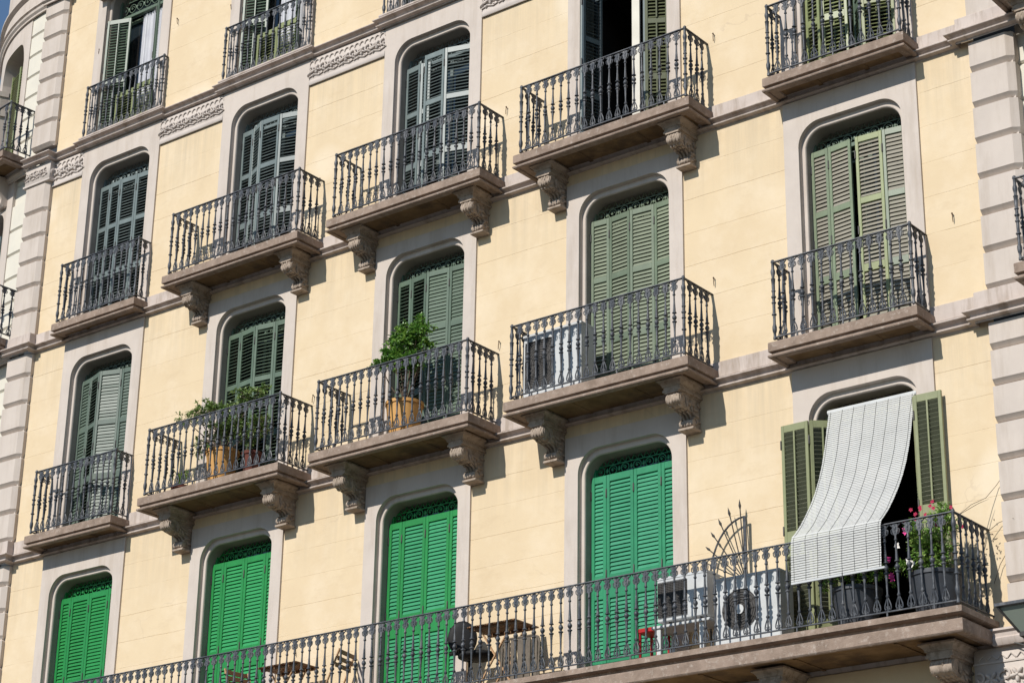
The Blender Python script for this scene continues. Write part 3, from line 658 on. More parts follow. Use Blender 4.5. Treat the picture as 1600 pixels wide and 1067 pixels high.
# carved panel at lower right
m=MB(); m.box(4.62,5.66,-.10,.1,6.3,7.34,.006)
for i in range(9): 
    c=4.68+i*.11; m.tube([(c,-.105,7.21),(c+.05,-.11,7.26),(c+.1,-.105,7.21)],.008,5)
m.box(4.62,5.66,-.112,-.09,7.17,7.19)
for (xx,zz) in((4.82,7.0),(5.12,7.02),(5.42,7.0),(4.95,6.75),(5.3,6.75),(5.1,6.5)): relief_unit(m,xx,zz,-.112,1.35)
bp('carved_capital',m,M_frieze,smooth=45)
# right neighbour balcony (row 2, row 3) and tower balconies: slabs
balcony('X',11.42,.62,1,brk=False,x0=5.66,x1=8.4); balcony('Y',14.98,.60,1,brk=False,x0=5.62,x1=8.4)
m=MB(); 
for (xx,zz) in((5.80,14.80),): bracket(BLD,xx+.12,0,zz,.42)
# balcony above fourth floor A (its bracket shows)
b5=balcony('A',22.15,.75,1.42,brk=False)
bracket(b5,CX['A']-.72,0,22.15-.172,.52,h=1.15,hw=.12); bracket(b5,CX['A']+1.04,0,22.15-.172,.52,h=1.15,hw=.12)
def tower_balcony(z,s0,s1,d=.55,brk=True):
    m=MB(); n=8
    path=[TP(s0+(s1-s0)*i/n,d,0)[:2] for i in range(n+1)]; path=path[::-1]
    path=[TP(s1,0,0)[:2]]+path+[TP(s0,0,0)[:2]]
    m.sweep(path,slab_profile(z),caps=False)
    m.add([(p[0],p[1],z-.001) for p in path],[tuple(range(len(path)))])
    B=part('balcony',m,M_slab,BLD,(path[3][0],path[3][1],z),25)
    s=MB(); q=[TP(s0+.15+(s1-s0-.3)*i/n,d-.15,0)[:2] for i in range(n+1)][::-1]; q=[TP(s1-.15,0,0)[:2]]+q+[TP(s0+.15,0,0)[:2]]
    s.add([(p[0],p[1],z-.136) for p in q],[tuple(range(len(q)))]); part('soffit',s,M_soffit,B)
    # plain console
    c=MB(); th=(s0+.70)/TC[2]; a=TP(s0+.70,0,0); 
    body=[(0,0),(-.42,0),(-.45,-.08),(-.42,-.17),(-.32,-.22),(-.22,-.30),(-.15,-.42),(-.15,-.50),(-.1,-.55),(0,-.55)]
    nx,ny=-math.sin(th),-math.cos(th); tx,ty=math.cos(th),-math.sin(th)
    L=[]
    for w in(-.13,-.11,.11,.13):
        k=.96 if abs(w)>.12 else 1
        L.append([(a[0]+nx*(-y*k)+tx*w,a[1]+ny*(-y*k)+ty*w,z-.175+q_*k) for y,q_ in body])
    c.loops(L,True,True,True); part('bracket',c,M_stone,B,None,30)
    return path
tp4=tower_balcony(18.42,.36,2.4); tp3=tower_balcony(15.0,.22,2.4,d=.5); tower_balcony(11.45,.22,2.4,d=.5)
# ------------------------------------------------------------------ railings
def baluster_mesh(H):
    key=('bal',round(H,3))
    if key in CACHE: return CACHE[key]
    k=H/.97; m=MB()
    pr=[(.012,0),(.014,.006),(.014,.018),(.009,.022),(.009,.13),(.013,.150),(.021,.160),(.021,.172),(.013,.180),(.0105,.20),(.0135,.34),(.0185,.405),(.030,.412),(.030,.424),(.014,.430),(.014,.442),(.018,.447),(.029,.466),(.029,.482),(.020,.500),(.011,.508),(.011,.524),(.029,.531),(.029,.540),(.018,.548),(.0175,.575),(.0115,.68),(.0100,.76),(.018,.768),(.020,.778),(.013,.79),(.012,.83),(.010,.945),(.016,.96),(.014,.97)]
    m.lathe([(r,z*k) for r,z in pr],(0,0,0),9)
    for s in(-1,1):   # lyre foot
        m.tube([(s*.006,0,.148*k),(s*.020,0,.115*k),(s*.036,0,.070*k),(s*.041,0,.040*k),(s*.032,0,.016*k),(s*.018,0,.020*k),(s*.012,0,.042*k),(s*.020,0,.056*k)],[.006,.0075,.008,.008,.008,.007,.006,.005],6)
        # palmette side loops
        m.tube([(s*.014,0,.86*k),(s*.034,0,.835*k),(s*.048,0,.855*k),(s*.050,0,.885*k),(s*.034,0,.898*k),(s*.016,0,.885*k)],.0062,6)
        m.tube([(s*.012,0,.90*k),(s*.034,0,.925*k),(s*.058,0,.945*k),(s*.067,0,.962*k)],[.008,.008,.006,.005],6)
    m.prism([(0,.805*k),(.016,.825*k),(.030,.86*k),(.036,.89*k),(.026,.915*k),(.036,.94*k),(.016,.95*k),(0,.965*k),(-.016,.95*k),(-.036,.94*k),(-.026,.915*k),(-.036,.89*k),(-.030,.86*k),(-.016,.825*k)],-.007,.007)
    m.ell((0,-.006,.90*k),(.014,.010,.03),6,4); m.ell((0,-.006,.86*k),(.010,.010,.018),6,4)
    me=mesh_of('baluster',m,M_iron,(0,0,0),40); CACHE[key]=me; return me
def post_mesh(H):
    key=('post',round(H,3))
    if key in CACHE: return CACHE[key]
    k=H/1.0; m=MB()
    pr=[(.020,0),(.020,.03),(.016,.04),(.016,.08),(.022,.09),(.027,.12),(.027,.16),(.021,.18),(.017,.2),(.017,.30),(.030,.308),(.030,.32),(.018,.33),(.018,.45),(.028,.458),(.028,.47),(.018,.476),(.018,.52),(.030,.53),(.030,.545),(.018,.552),(.018,.60),(.026,.608),(.026,.618),(.020,.625),(.021,.70),(.026,.76),(.030,.765),(.018,.775),(.018,.80),(.022,.82),(.029,.85),(.026,.88),(.018,.90),(.017,.97),(.022,.98),(.022,1.0),(.014,1.012)]
    m.lathe([(r,z*k) for r,z in pr],(0,0,0),10)
    me=mesh_of('corner_post',m,M_iron,(0,0,0),40); CACHE[key]=me; return me
def railing(label,path,z0,z1,pitch=.137,posts=(1,2),group='iron balcony railings',maxind=10**9,counts=None):
    """path: plan polyline wall-front-front-wall; z0 = bottom rail, z1 = hand rail top"""
    cx=sum(p[0] for p in path)/len(path); cy=sum(p[1] for p in path)/len(path)
    T=thing('balcony_railing',label,'railing',(cx,cy,z0),group)
    H=z1-z0-.012
    m=MB(); m.sweep(path,[(-.019,z1-.014),(-.017,z1-.002),(.0,z1+.002),(.017,z1-.002),(.019,z1-.014),(0,z1-.018)]); part('handrail',m,M_iron,T,None,30)
    m=MB(); m.sweep(path,[(-.012,z0+.014),(.012,z0+.014),(.012,z0+.0),(-.012,z0+.0)])
    tot=0
    for a,b in zip(path[:-1],path[1:]):
        L=math.hypot(b[0]-a[0],b[1]-a[1]); n=int(L/.55)
        for i in range(1,n+1): m.lathe([(.012,-.045),(.012,.0)],(a[0]+(b[0]-a[0])*(i-.5)/n,a[1]+(b[1]-a[1])*(i-.5)/n,z0),7)
    part('bottom_rail',m,M_iron,T)
    pm=post_mesh(z1-z0+.03); 
    for i in posts: put('corner_post',pm,T,(path[i][0],path[i][1],z0-.02))
    bm_=baluster_mesh(H); spots=[]
    for si,(a,b) in enumerate(zip(path[:-1],path[1:])):
        L=math.hypot(b[0]-a[0],b[1]-a[1]); n=max(1,int(round(L/pitch)));
        if counts: n=counts[si]
        for i in range(1,n):
            f=i/n; spots.append((a[0]+(b[0]-a[0])*f,a[1]+(b[1]-a[1])*f,math.atan2(b[1]-a[1],b[0]-a[0])))
    spots.sort(key=lambda s:-s[0])
    for x,y,a in spots[:maxind]: put('baluster',bm_,T,(x+R_.uniform(-.003,.003),y,z0+.012),0,rot=(R_.uniform(-.008,.008),R_.uniform(-.010,.010),a+R_.uniform(-.10,.10)))
    rest=spots[maxind:]
    if rest:
        m=MB(); src=bm_
        vs=[v.co.copy() for v in src.vertices]; fs=[tuple(p.vertices) for p in src.polygons]
        for x,y,a in rest:
            M=Matrix.Translation((x,y,z0+.012))@Matrix.Rotation(a,4,'Z'); m.add([tuple(M@v) for v in vs],fs)
        o=part('far_balusters',m,M_iron,T,None,40); o['kind']='stuff'
    return T
def U(cx,hw,d): return [(cx-hw,0.0),(cx-hw,-d),(cx+hw,-d),(cx+hw,0.0)]
LAB={('B',2):'iron railing in front of the sprawling shrub and its ochre pot',('C',2):'dark iron railing in front of the round leafy shrub in a single ochre pot',
 ('D',2):'dark iron railing with a tall white air conditioner behind its left end',('B',3):'iron railing before grey-blue shutters, directly above the balcony with the sprawling shrub',
 ('C',3):'iron railing before grey-blue shutters, directly above the balcony with the round leafy shrub',('D',3):'dark iron railing in front of the wide open doorway with a black interior',
 ('A',2):'short iron railing before grey-green shutters, lower of two small balconies by the left quoins',('A',3):'short iron railing before grey-blue shutters, upper of two small balconies by the left quoins',
 ('E',2):'short dark iron railing before faded olive and green shutters, above the white hanging blind',('E',3):'short dark iron railing before yellowish olive shutters at the top right'}
for c in 'BCD':
    railing(LAB[c,2],U(CX[c],1.337,.645),11.375,12.366,counts=[5,20,5]); railing(LAB[c,3],U(CX[c],1.337,.525),14.955,15.935,counts=[4,20,4])
railing(LAB['A',2],U(CX['A'],.915,.345),11.375,12.366,counts=[3,14,3]); railing(LAB['A',3],U(CX['A'],.915,.26),14.955,15.935,counts=[2,14,2])
railing(LAB['E',2],U(CX['E'],.925,.395),11.375,12.366,counts=[3,14,3]); railing(LAB['E',3],U(CX['E'],.925,.345),14.955,15.935,counts=[3,14,3])
railing('shallow iron railing at the top beside the left quoins, curtained window behind',U(CX['A'],.935,.085),18.345,19.30,counts=[1,14,1])
railing('shallow iron railing with olive louvres behind it, second from the left at the top',U(CX['B'],.935,.085),18.345,19.30,counts=[1,14,1])
railing('cut off tip of a shallow iron railing at the top edge, third from the left',U(CX['C'],.935,.085),18.345,19.30,counts=[1,14,1])
railing('very long iron railing along the whole lowest balcony past the green shutters',[(-15.9,0),(-15.9,-.81),(4.838,-.81),(4.838,0)],7.70,8.685,counts=[5,151,6],maxind=99)
railing('iron railing of the neighbouring bay cut off by the right edge',[(5.72,0),(5.72,-.56),(8.3,-.56),(8.3,0)],11.485,12.47)
def trail(tp,z0,z1,lab): 
    P=[(p[0]*.93+(TC[0])*.07*0+p[0]*.07,p[1]) for p in tp]
    q=[tp[0]]+[ (TC[0]+(p[0]-TC[0])*((TC[2]+.5-.06)/(TC[2]+.5)),TC[1]+(p[1]-TC[1])*((TC[2]+.5-.06)/(TC[2]+.5))) for p in tp[1:-1]]+[tp[-1]]
    railing(lab,q,z0,z1,posts=(1,len(q)-2))
trail(tp4,18.485,19.36,'curved iron railing on the rounded corner at the upper left, olive shutter behind')
trail(tp3,15.065,15.90,'end of a curved iron railing on the rounded corner, level with the grey-blue shutters')
# ------------------------------------------------------------------ blind
def blind():
    x0,x1=2.90,4.03
    prof=[(.045,10.47),(-.03,10.21),(-.09,9.99),(-.165,9.77),(-.245,9.57),(-.34,9.385),(-.45,9.205),(-.555,9.06),(-.68,8.90),(-.80,8.775),(-.865,8.715),(-.885,8.66),(-.89,8.50),(-.892,8.35),(-.895,8.19)]
    # resample
    pts=[];step=.0285
    seg=[];tot=0
    P=[Vector(p) for p in prof]
    acc=[0]
    for a,b in zip(P[:-1],P[1:]): acc.append(acc[-1]+(b-a).length)
    def at(s):
        for i in range(len(P)-1):
            if s<=acc[i+1]: return P[i]+(P[i+1]-P[i])*((s-acc[i])/(acc[i+1]-acc[i])), (P[i+1]-P[i]).normalized()
        return P[-1],(P[-1]-P[-2]).normalized()
    T=thing('hanging_blind','white slatted roll blind draped out of the doorway over the long railing','blind',((x0+x1)/2,-.4,8.19))
    m=MB(); n=int(acc[-1]/step)
    for i in range(n):
        p,t=at((i+.5)*step); h=.0113; nn=Vector((t.y,-t.x))*.003
        wob=R_.uniform(-.0015,.0015)+.008*math.sin(i*.05); f=i/n
        a=x0-.02*f; b=x1-.02*f
        q=[p-t*h+nn*.3,p-t*h*.5+nn*1.2,p+t*h*.5+nn*1.2,p+t*h+nn*.3,p-nn*.6]
        m.prism([(v.x,v.y) for v in q],a+wob,b+wob,'yz')
    part('slats',m,M_blind,T)
    c=MB()
    for k in range(8):
        x=x0+.03+(x1-x0-.06)*k/7; L=[]
        for i in range(n+1):
            p,t=at(min(acc[-1]-.001,i*step)); nn=Vector((t.y,-t.x))*.006; L.append((x-.02*i/n+.003*math.sin(i*.31+k),p.x+nn.x,p.y+nn.y))
        c.tube(L,.0022,4)
    part('cords',c,M_cord,T)
    b=MB(); b.box(x0-.03,x1+.01,-.90,-.882,8.165,8.192,.004); part('bottom_bar',b,M_white,T)
    b=MB(); b.lathe([(.035,x0-.02),(.035,x1+.02)],(0,.07,10.47),10,'x'); part('roller',b,M_white,T,None,40)
    b=MB(); b.tube([(3.52,-.905,8.2),(3.53,-.90,8.0),(3.54,-.895,7.75)],.005,5); part('pull_cord',b,M_cord,T)
blind()
# ------------------------------------------------------------------ air conditioners
def fan_ring(m,cx,cz,y,R,n):
    for i in range(1,n+1): r=R*i/n; m.tube([(cx+r*math.cos(a),y,cz+r*math.sin(a)) for a in [2*PI*k/28 for k in range(28)]],.0042,4,closed=True)
    for k in range(12): a=2*PI*k/12; m.tube([(cx,y-.004,cz),(cx+R*math.cos(a),y-.004,cz+R*math.sin(a))],.004,4)
def ac(label,x0,x1,y0,y1,z0,z1,fan,rect=None,feet=True):
    T=thing('air_conditioner',label,'air conditioner',((x0+x1)/2,(y0+y1)/2,z0-.04),'outdoor air conditioner units')
    m=MB(); m.box(x0,x1,y0,y1,z0,z1,.012); m.box(x0-.006,x1+.006,y0-.006,y1+.006,z1-.03,z1+.004,.004); part('casing',m,M_white,T)
    if fan:
        d=MB(); d.lathe([(fan[2],y0-.003),(fan[2],y0-.001)],(fan[0],0,fan[1]),32,'y'); part('fan_opening',d,M_coil2,T)
        g=MB(); fan_ring(g,fan[0],fan[1],y0-.012,fan[2],8); h=part('fan_grille',g,M_coil,T)
        h2=MB(); h2.lathe([(fan[2]*.24,y0-.022),(fan[2]*.24,y0-.014)],(fan[0],0,fan[1]),18,'y'); part('hub_badge',h2,M_white,T)
    if rect:
        d=MB(); d.box(rect[0],rect[1],y0-.003,y0-.001,rect[2],rect[3]); part('coil_opening',d,M_coil2,T)
        g=MB(); k=rect[0]
        if rect[4]=='v':
            while k<rect[1]: g.box(k,k+.004,y0-.012,y0-.006,rect[2],rect[3]); k+=.022
            k=rect[2]
            while k<rect[3]: g.box(rect[0],rect[1],y0-.016,y0-.012,k,k+.005); k+=.02
        else:
            W=rect[1]-rect[0];Hh=rect[3]-rect[2]; c0=(rect[0]+W*.5,rect[2]+Hh*.5)
            for i in range(1,13):
                r=.5*max(W,Hh)*i/10; pts=[(c0[0]+max(-W/2,min(W/2,r*math.cos(a))),y0-.010,c0[1]+max(-Hh/2,min(Hh/2,r*math.sin(a)))) for a in [2*PI*q/28 for q in range(28)]]
                g.tube(pts,.0035,4,closed=True)
            for q in range(16):
                a=2*PI*q/16; g.tube([(c0[0],y0-.014,c0[1]),(c0[0]+max(-W/2,min(W/2,Hh*.7*math.cos(a))),y0-.014,c0[1]+max(-Hh/2,min(Hh/2,Hh*.7*math.sin(a))))],.0035,4)
        part('coil_grille',g,M_coil,T)
    f=MB()
    for x in(x0+.1,x1-.16): f.box(x,x+.06,y0+.01,y1-.01,z0-.04,z0+.002,.004)
    part('feet',f,M_coil,T)
    return T
ac('tall white air conditioner at the left end of the balcony, dark grille on its left',-1.29,-.36,-.46,-.14,11.35,12.27,None,(-1.25,-.80,11.52,12.16,'r'))
ac('white air conditioner raised on a white side table, with a dark rectangular coil grille',.80,1.50,-.50,-.22,8.13,8.665,None,(.82,1.23,8.18,8.60,'v'))
ac('wide white air conditioner standing on the floor with a round dark fan grille facing out',1.64,2.52,-.56,-.26,7.70,8.50,(1.99,8.10,.235),None)
T=thing('side_table','small white side table carrying an air conditioner','table',(1.15,-.36,7.64))
m=MB(); m.box(.74,1.56,-.54,-.17,8.05,8.085,.006); part('table_top',m,M_white,T)
for x in(.80,1.40):
    for y in(-.52,-.22): m=MB(); m.box(x,x+.06,y,y+.05,7.64,8.05,.005); part('leg',m,M_white,T)
T=thing('folding_stool','small red stool squeezed between the green shutters and the white side table','stool',(.62,-.30,7.64))
m=MB(); m.box(.47,.77,-.44,-.16,8.06,8.12,.012); part('seat',m,M_red,T)
for x in(.48,.73):
    for y in(-.43,-.19): m=MB(); m.box(x,x+.03,y,y+.03,7.64,8.06,.004); part('leg',m,M_red,T)
# fan of iron spikes on the wall between the two doors
T=thing('spiked_fan_screen','fan of black iron spikes in an arched frame above the air conditioners','screen',(1.79,-.1,7.64))
m=MB(); c=(1.79,8.62); Rr=.60
arc=[(c[0]-.50*math.sin(a),-.1,c[1]+.74*math.cos(a)) for a in [PI/2*k/10 for k in range(11)]]
m.tube([(c[0],-.1,7.66)]+[(c[0],-.1,8.62),(c[0],-.1,9.36)],.022,6); m.tube(arc,.012,6); m.tube([(1.29,-.1,8.62),(1.29,-.1,7.7)],.012,6); part('arched_frame',m,M_iron,T)
for k in range(7):
    a=math.radians(4+13*k); L=.96-.035*k; dx,dz=-math.sin(a)*.80,math.cos(a)
    p0=(c[0]-.0,-.12,c[1]-.05); e=(c[0]+dx*L,-.12,c[1]+dz*L)
    m=MB(); m.tube([p0,(p0[0]+(e[0]-p0[0])*.9,-.12,p0[2]+(e[2]-p0[2])*.9)],.0075,5)
    q=[p0[i]+(e[i]-p0[i])*.88 for i in range(3)]; m.tube([q,[q[i]+(e[i]-p0[i])*.04 for i in range(3)],[q[i]+(e[i]-p0[i])*.12 for i in range(3)]],[.008,.017,.001],6); part('spike',m,M_irond,T)
# ------------------------------------------------------------------ tables & chairs on the long balcony
def slat_table(label,cx,cy,w,d,z,mt,cloth=False):
    T=thing('slatted_table',label,'table',(cx,cy,7.64),'folding wooden tables on the long balcony')
    m=MB(); n=8
    for i in range(n): x=cx-w/2+w*i/n; m.box(x+.006,x+w/n-.006,cy-d/2,cy+d/2,z-.018,z,.003)
    for y in(cy-d/2+.05,cy+d/2-.09): m.box(cx-w/2+.02,cx+w/2-.02,y,y+.04,z-.05,z-.018,.003)
    part('table_top',m,mt,T)
    for y in(cy-d/2+.10,cy+d/2-.13):
        m=MB(); m.tube([(cx-w*.36,y,7.66),(cx+w*.3,y+.02,z-.05)],.014,5); part('leg',m,M_woodl,T)
        m=MB(); m.tube([(cx+w*.36,y+.03,7.66),(cx-w*.3,y+.02,z-.05)],.014,5); part('leg',m,M_woodl,T)
    return T
slat_table('brown slatted folding table between the second and third green doors',-5.28,-.40,.72,.46,8.45,M_wood)
slat_table('reddish brown slatted table beside the round-backed black chair',-1.62,-.38,.78,.50,8.47,M_wood)
def folding_chair(label,cx,cy,rz,mt=M_woodl):
    T=thing('folding_chair',label,'chair',(cx,cy,7.64),'wooden folding chairs on the long balcony',rz)
    def P(name,mb,m_): 
        me=mesh_of(name,mb,m_,(0,0,0)); o=bpy.data.objects.new(name,me); COL.objects.link(o); o.parent=T; WO[o.name]=Vector((cx,cy,7.64))
    for x in(-.2,.2):
        m=MB(); m.tube([(x,-.25,0),(x,.0,.42),(x,.2,.92)],.015,5); P('leg',m,mt)
        m=MB(); m.tube([(x*.85,.22,0),(x*.85,-.12,.44)],.014,5); P('leg',m,mt)
    m=MB()
    for k in range(5): m.box(-.2,.2,-.18+.075*k,-.12+.075*k,.42,.435,.003)
    P('seat',m,M_wood)
    m=MB()
    for k in range(3): m.box(-.2,.2,.135+.03*k,.15+.03*k,.68+.085*k,.74+.085*k,.003)
    P('backrest',m,M_wood)
folding_chair('wooden folding chair right of the brown slatted table, its back leaning right',-4.52,-.32,-1.35)
folding_chair('wooden folding chair left of the brown slatted table, before the second green door',-6.15,-.34,1.45)
T=thing('swivel_chair','black office chair with a rounded back beside the third green door','chair',(-2.22,-.38,7.64))
def blob(name,c,r,m_,rot=None): m=MB(); m.ell(c,r,16,10,rot); part(name,m,m_,T,None,60)
blob('backrest',(-2.33,-.30,8.44),(.19,.035,.23),M_blk,Matrix.Rotation(.6,3,'Z')); blob('seat',(-1.98,-.42,8.14),(.27,.22,.065),M_blk)
m=MB(); m.lathe([(.025,7.78),(.025,8.1)],(-2.1,-.42,0),8); part('gas_column',m,M_blk,T,None,30)
m=MB()
for k in range(5): a=2*PI*k/5; m.tube([(-2.1,-.42,7.78),(-2.1+.24*math.cos(a),-.42+.24*math.sin(a),7.70)],.018,6); m.ell((-2.1+.25*math.cos(a),-.42+.25*math.sin(a),7.675),(.028,.028,.03),7,5)
part('star_base',m,M_blk,T,None,40)
m=MB(); m.tube([(-2.33,-.34,8.3),(-2.36,-.50,8.2),(-2.2,-.56,8.17)],.02,6); part('armrest',m,M_blk,T,None,40)
T=thing('slatted_screen','grey-brown slatted panel with a rounded corner leaning below the reddish table','screen',(-1.22,-.52,7.64))
m=MB(); x0,x1,z1=-1.52,-.94,8.26
m.tube([(x0,-.52,7.66),(x0,-.50,z1-.08),(x0+.04,-.49,z1-.01),(x0+.1,-.49,z1),(x1-.1,-.49,z1),(x1-.03,-.49,z1-.03),(x1,-.50,z1-.1),(x1,-.52,7.66)],.016,6); part('frame',m,M_woodg,T)
m=MB()
for k in range(5): m.box(x0+.03+.108*k,x0+.118+.108*k,-.51,-.49,7.68,z1-.02,.004)
part('slats',m,M_woodg,T)
# ------------------------------------------------------------------ plants
def leaf(m,p,d,n,L,W,fold=.25):
    d=d.normalized(); s=d.cross(n)
    if s.length<1e-4: s=d.orthogonal()
    s.normalize(); up=s.cross(d)
    a=p; b=p+d*L*.45+s*W/2+up*W*fold; c=p+d*L-up*L*.12; e=p+d*L*.45-s*W/2+up*W*fold; mid=p+d*L*.5
    m.add([a,b,c,e,mid],[(0,1,4),(1,2,4),(0,4,3),(4,2,3)])
def shrub(parent,name,base,blobs,mt,nleaf,L,W,rnd,trunk=True,hang=0):
    m=MB(); tw=MB(); B=Vector(base)
    tot=sum(b[1][0]*b[1][1]*b[1][2] for b in blobs)
    for c,r in blobs:
        C=Vector(c); k=int(nleaf*r[0]*r[1]*r[2]/tot)
        if trunk:
            mid=(B+C)/2+Vector((rnd.uniform(-.04,.04),rnd.uniform(-.02,.02),0)); tw.tube([B,mid,C],[.014,.009,.005],5)
        ntw=max(3,k//12)
        for _ in range(ntw):
            u=Vector((rnd.gauss(0,1),rnd.gauss(0,1),rnd.gauss(0,1))).normalized(); rr=rnd.uniform(.35,1.08)
            tip=C+Vector((u.x*r[0],u.y*r[1],u.z*r[2]))*rr; root=C+(tip-C)*.25
            tw.tube([root,tip],[.0035,.002],4)
            for q in range(12):
                f=rnd.uniform(.3,1.05); p=root+(tip-root)*f+Vector((rnd.gauss(0,.012),rnd.gauss(0,.012),rnd.gauss(0,.012)))
                d=(tip-root).normalized()*.7+Vector((rnd.gauss(0,.6),rnd.gauss(0,.6),rnd.gauss(0,.5)+.15-hang))
                leaf(m,p,d,Vector((rnd.gauss(0,.5),rnd.gauss(-.5,.5),1)),L*rnd.uniform(.6,1.2),W*rnd.uniform(.7,1.15))
    part('foliage',m,mt,parent); part('stems',tw,M_bark,parent)
def pot(parent,c,z0,r0,r1,h,mt,rim=.015,n=28):
    m=MB(); m.lathe([(r0*.9,z0),(r0,z0+.01),(r0+(r1-r0)*.7,z0+h*.6),(r1,z0+h-.05),(r1+rim,z0+h-.045),(r1+rim,z0+h),(r1-.01,z0+h),(r1-.015,z0+h-.04)],(c[0],c[1],0),n); part('pot',m,mt,parent,None,35)
    m=MB(); m.lathe([(r1-.02,z0+h-.045),(r1-.02,z0+h-.035)],(c[0],c[1],0),20); part('soil',m,M_soil,parent)
rn=random.Random(3)
T=thing('potted_shrub','round-leaved bushy green shrub rising above the railing from an ochre pot','plant',(-3.40,-.36,11.31),'potted plants')
pot(T,(-3.40,-.36),11.31,.19,.25,.52,M_pot)
shrub(T,'s',(-3.40,-.36,11.8),[((-3.55,-.42,12.50),(.20,.16,.17)),((-3.36,-.40,12.70),(.19,.16,.16)),((-3.80,-.45,12.46),(.17,.13,.10)),((-3.20,-.38,12.82),(.17,.14,.13)),((-3.30,-.38,12.42),(.24,.17,.14)),((-3.62,-.42,12.82),(.08,.07,.13)),((-3.15,-.36,13.02),(.11,.09,.12)),((-3.30,-.38,12.92),(.12,.10,.12)),((-3.62,-.42,12.62),(.2,.15,.14)),((-3.45,-.4,12.84),(.14,.12,.12)),((-3.02,-.36,12.86),(.1,.09,.08)),((-3.08,-.32,12.62),(.12,.12,.12))],L_dark,4300,.062,.036,rn)
T=thing('potted_shrub','wide sprawling grey-green shrub in an ochre pot spilling through the railing','plant',(-6.88,-.36,11.31),'potted plants')
pot(T,(-6.88,-.36),11.31,.17,.235,.54,M_pot)
shrub(T,'s',(-6.88,-.36,11.8),[((-7.10,-.40,12.50),(.24,.16,.14)),((-7.36,-.47,12.50),(.22,.16,.17)),((-7.60,-.50,12.47),(.15,.12,.13)),((-7.2,-.44,12.62),(.16,.13,.12)),((-6.80,-.38,12.48),(.26,.18,.17)),((-6.48,-.36,12.62),(.24,.17,.17)),((-6.22,-.34,12.66),(.18,.14,.14)),((-6.7,-.34,12.15),(.35,.18,.24)),((-7.25,-.42,12.02),(.14,.12,.26)),((-6.2,-.34,12.1),(.25,.17,.25)),((-7.0,-.42,12.2),(.24,.16,.15))],L_mid,4000,.062,.028,rn,hang=.2)
T=thing('potted_plant','red-brown pot behind the railing, right of the sprawling shrub\'s ochre pot','plant',(-6.42,-.34,11.31),'potted plants')
pot(T,(-6.36,-.28),11.31,.09,.13,.44,M_terra)
shrub(T,'s',(-6.42,-.34,11.75),[((-6.38,-.30,11.95),(.16,.12,.14))],L_mid,220,.05,.02,rn)
T=thing('potted_plant','low tufted plant with thin arching leaves left of the sprawling shrub','plant',(-7.65,-.42,11.31),'potted plants')
pot(T,(-7.65,-.42),11.31,.09,.12,.14,M_terra)
m=MB()
for k in range(70):
    a=rn.uniform(0,2*PI); h=rn.uniform(.18,.42); o=rn.uniform(.1,.28); pr_=[Vector((-7.65+math.cos(a)*o*f**1.3,-.42+math.sin(a)*o*.7*f**1.3,11.43+h*(f-.35*f*f*f))) for f in(0,.35,.7,1)]
    s=Vector((-math.sin(a),math.cos(a),0))*.008
    m.loops([[q-s*w,q+s*w] for q,w in zip(pr_,(1,1.3,1,.2))],closed=False)
part('foliage',m,L_lt,T)
def petals(parent,pts,mt,r,rnd):
    for p in pts:
        m=MB(); P=Vector(p)
        for k in range(6):
            a=k*PI/3+rnd.random(); d=Vector((math.cos(a),-.35,math.sin(a))); leaf(m,P,d,Vector((0,-1,.2)),r,r*.8,.1)
        part('flower',m,mt,parent)
T=thing('flowering_planter','large dark planter with light green leaves and red flowers at the railing corner','plant',(4.44,-.50,7.64),'flowering planters')
pot(T,(4.44,-.50),7.64,.22,.285,.48,M_planter)
shrub(T,'s',(4.44,-.5,8.05),[((4.42,-.52,8.40),(.28,.22,.22)),((4.55,-.48,8.68),(.21,.18,.18)),((4.25,-.50,8.62),(.14,.14,.16)),((4.40,-.54,8.22),(.26,.22,.14)),((4.60,-.5,8.84),(.10,.10,.10)),((4.08,-.56,8.26),(.12,.1,.08))],L_lt,3600,.060,.024,rn)
petals(T,[(4.28,-.68,8.83),(4.40,-.70,8.81),(4.47,-.72,8.73),(4.58,-.70,8.60),(4.35,-.72,8.70),(4.32,-.66,8.78),(4.36,-.62,8.86),(4.50,-.66,8.84),(4.55,-.68,8.80),(4.6,-.62,8.72),(4.62,-.66,8.64),(4.75,-.42,8.62),(4.72,-.6,8.80),(4.45,-.5,8.94)],M_fred,.028,rn)
petals(T,[(3.99,-.70,8.32),(4.01,-.7,8.13),(4.21,-.70,8.62),(4.22,-.72,8.58),(4.02,-.69,8.10)],M_fpink,.042,rn)
petals(T,[(4.24,-.72,8.25),(4.27,-.70,8.22),(4.08,-.66,8.46)],M_fwht,.045,rn)
T=thing('flowering_planter','large dark planter in the shade under the hanging blind','plant',(3.47,-.50,7.64),'flowering planters')
pot(T,(3.47,-.50),7.64,.21,.27,.46,M_planter)
shrub(T,'s',(3.47,-.5,8.0),[((3.40,-.50,8.25),(.25,.2,.14)),((3.75,-.48,8.22),(.2,.18,.14)),((3.1,-.5,8.2),(.14,.12,.12))],L_dark,700,.05,.022,rn)
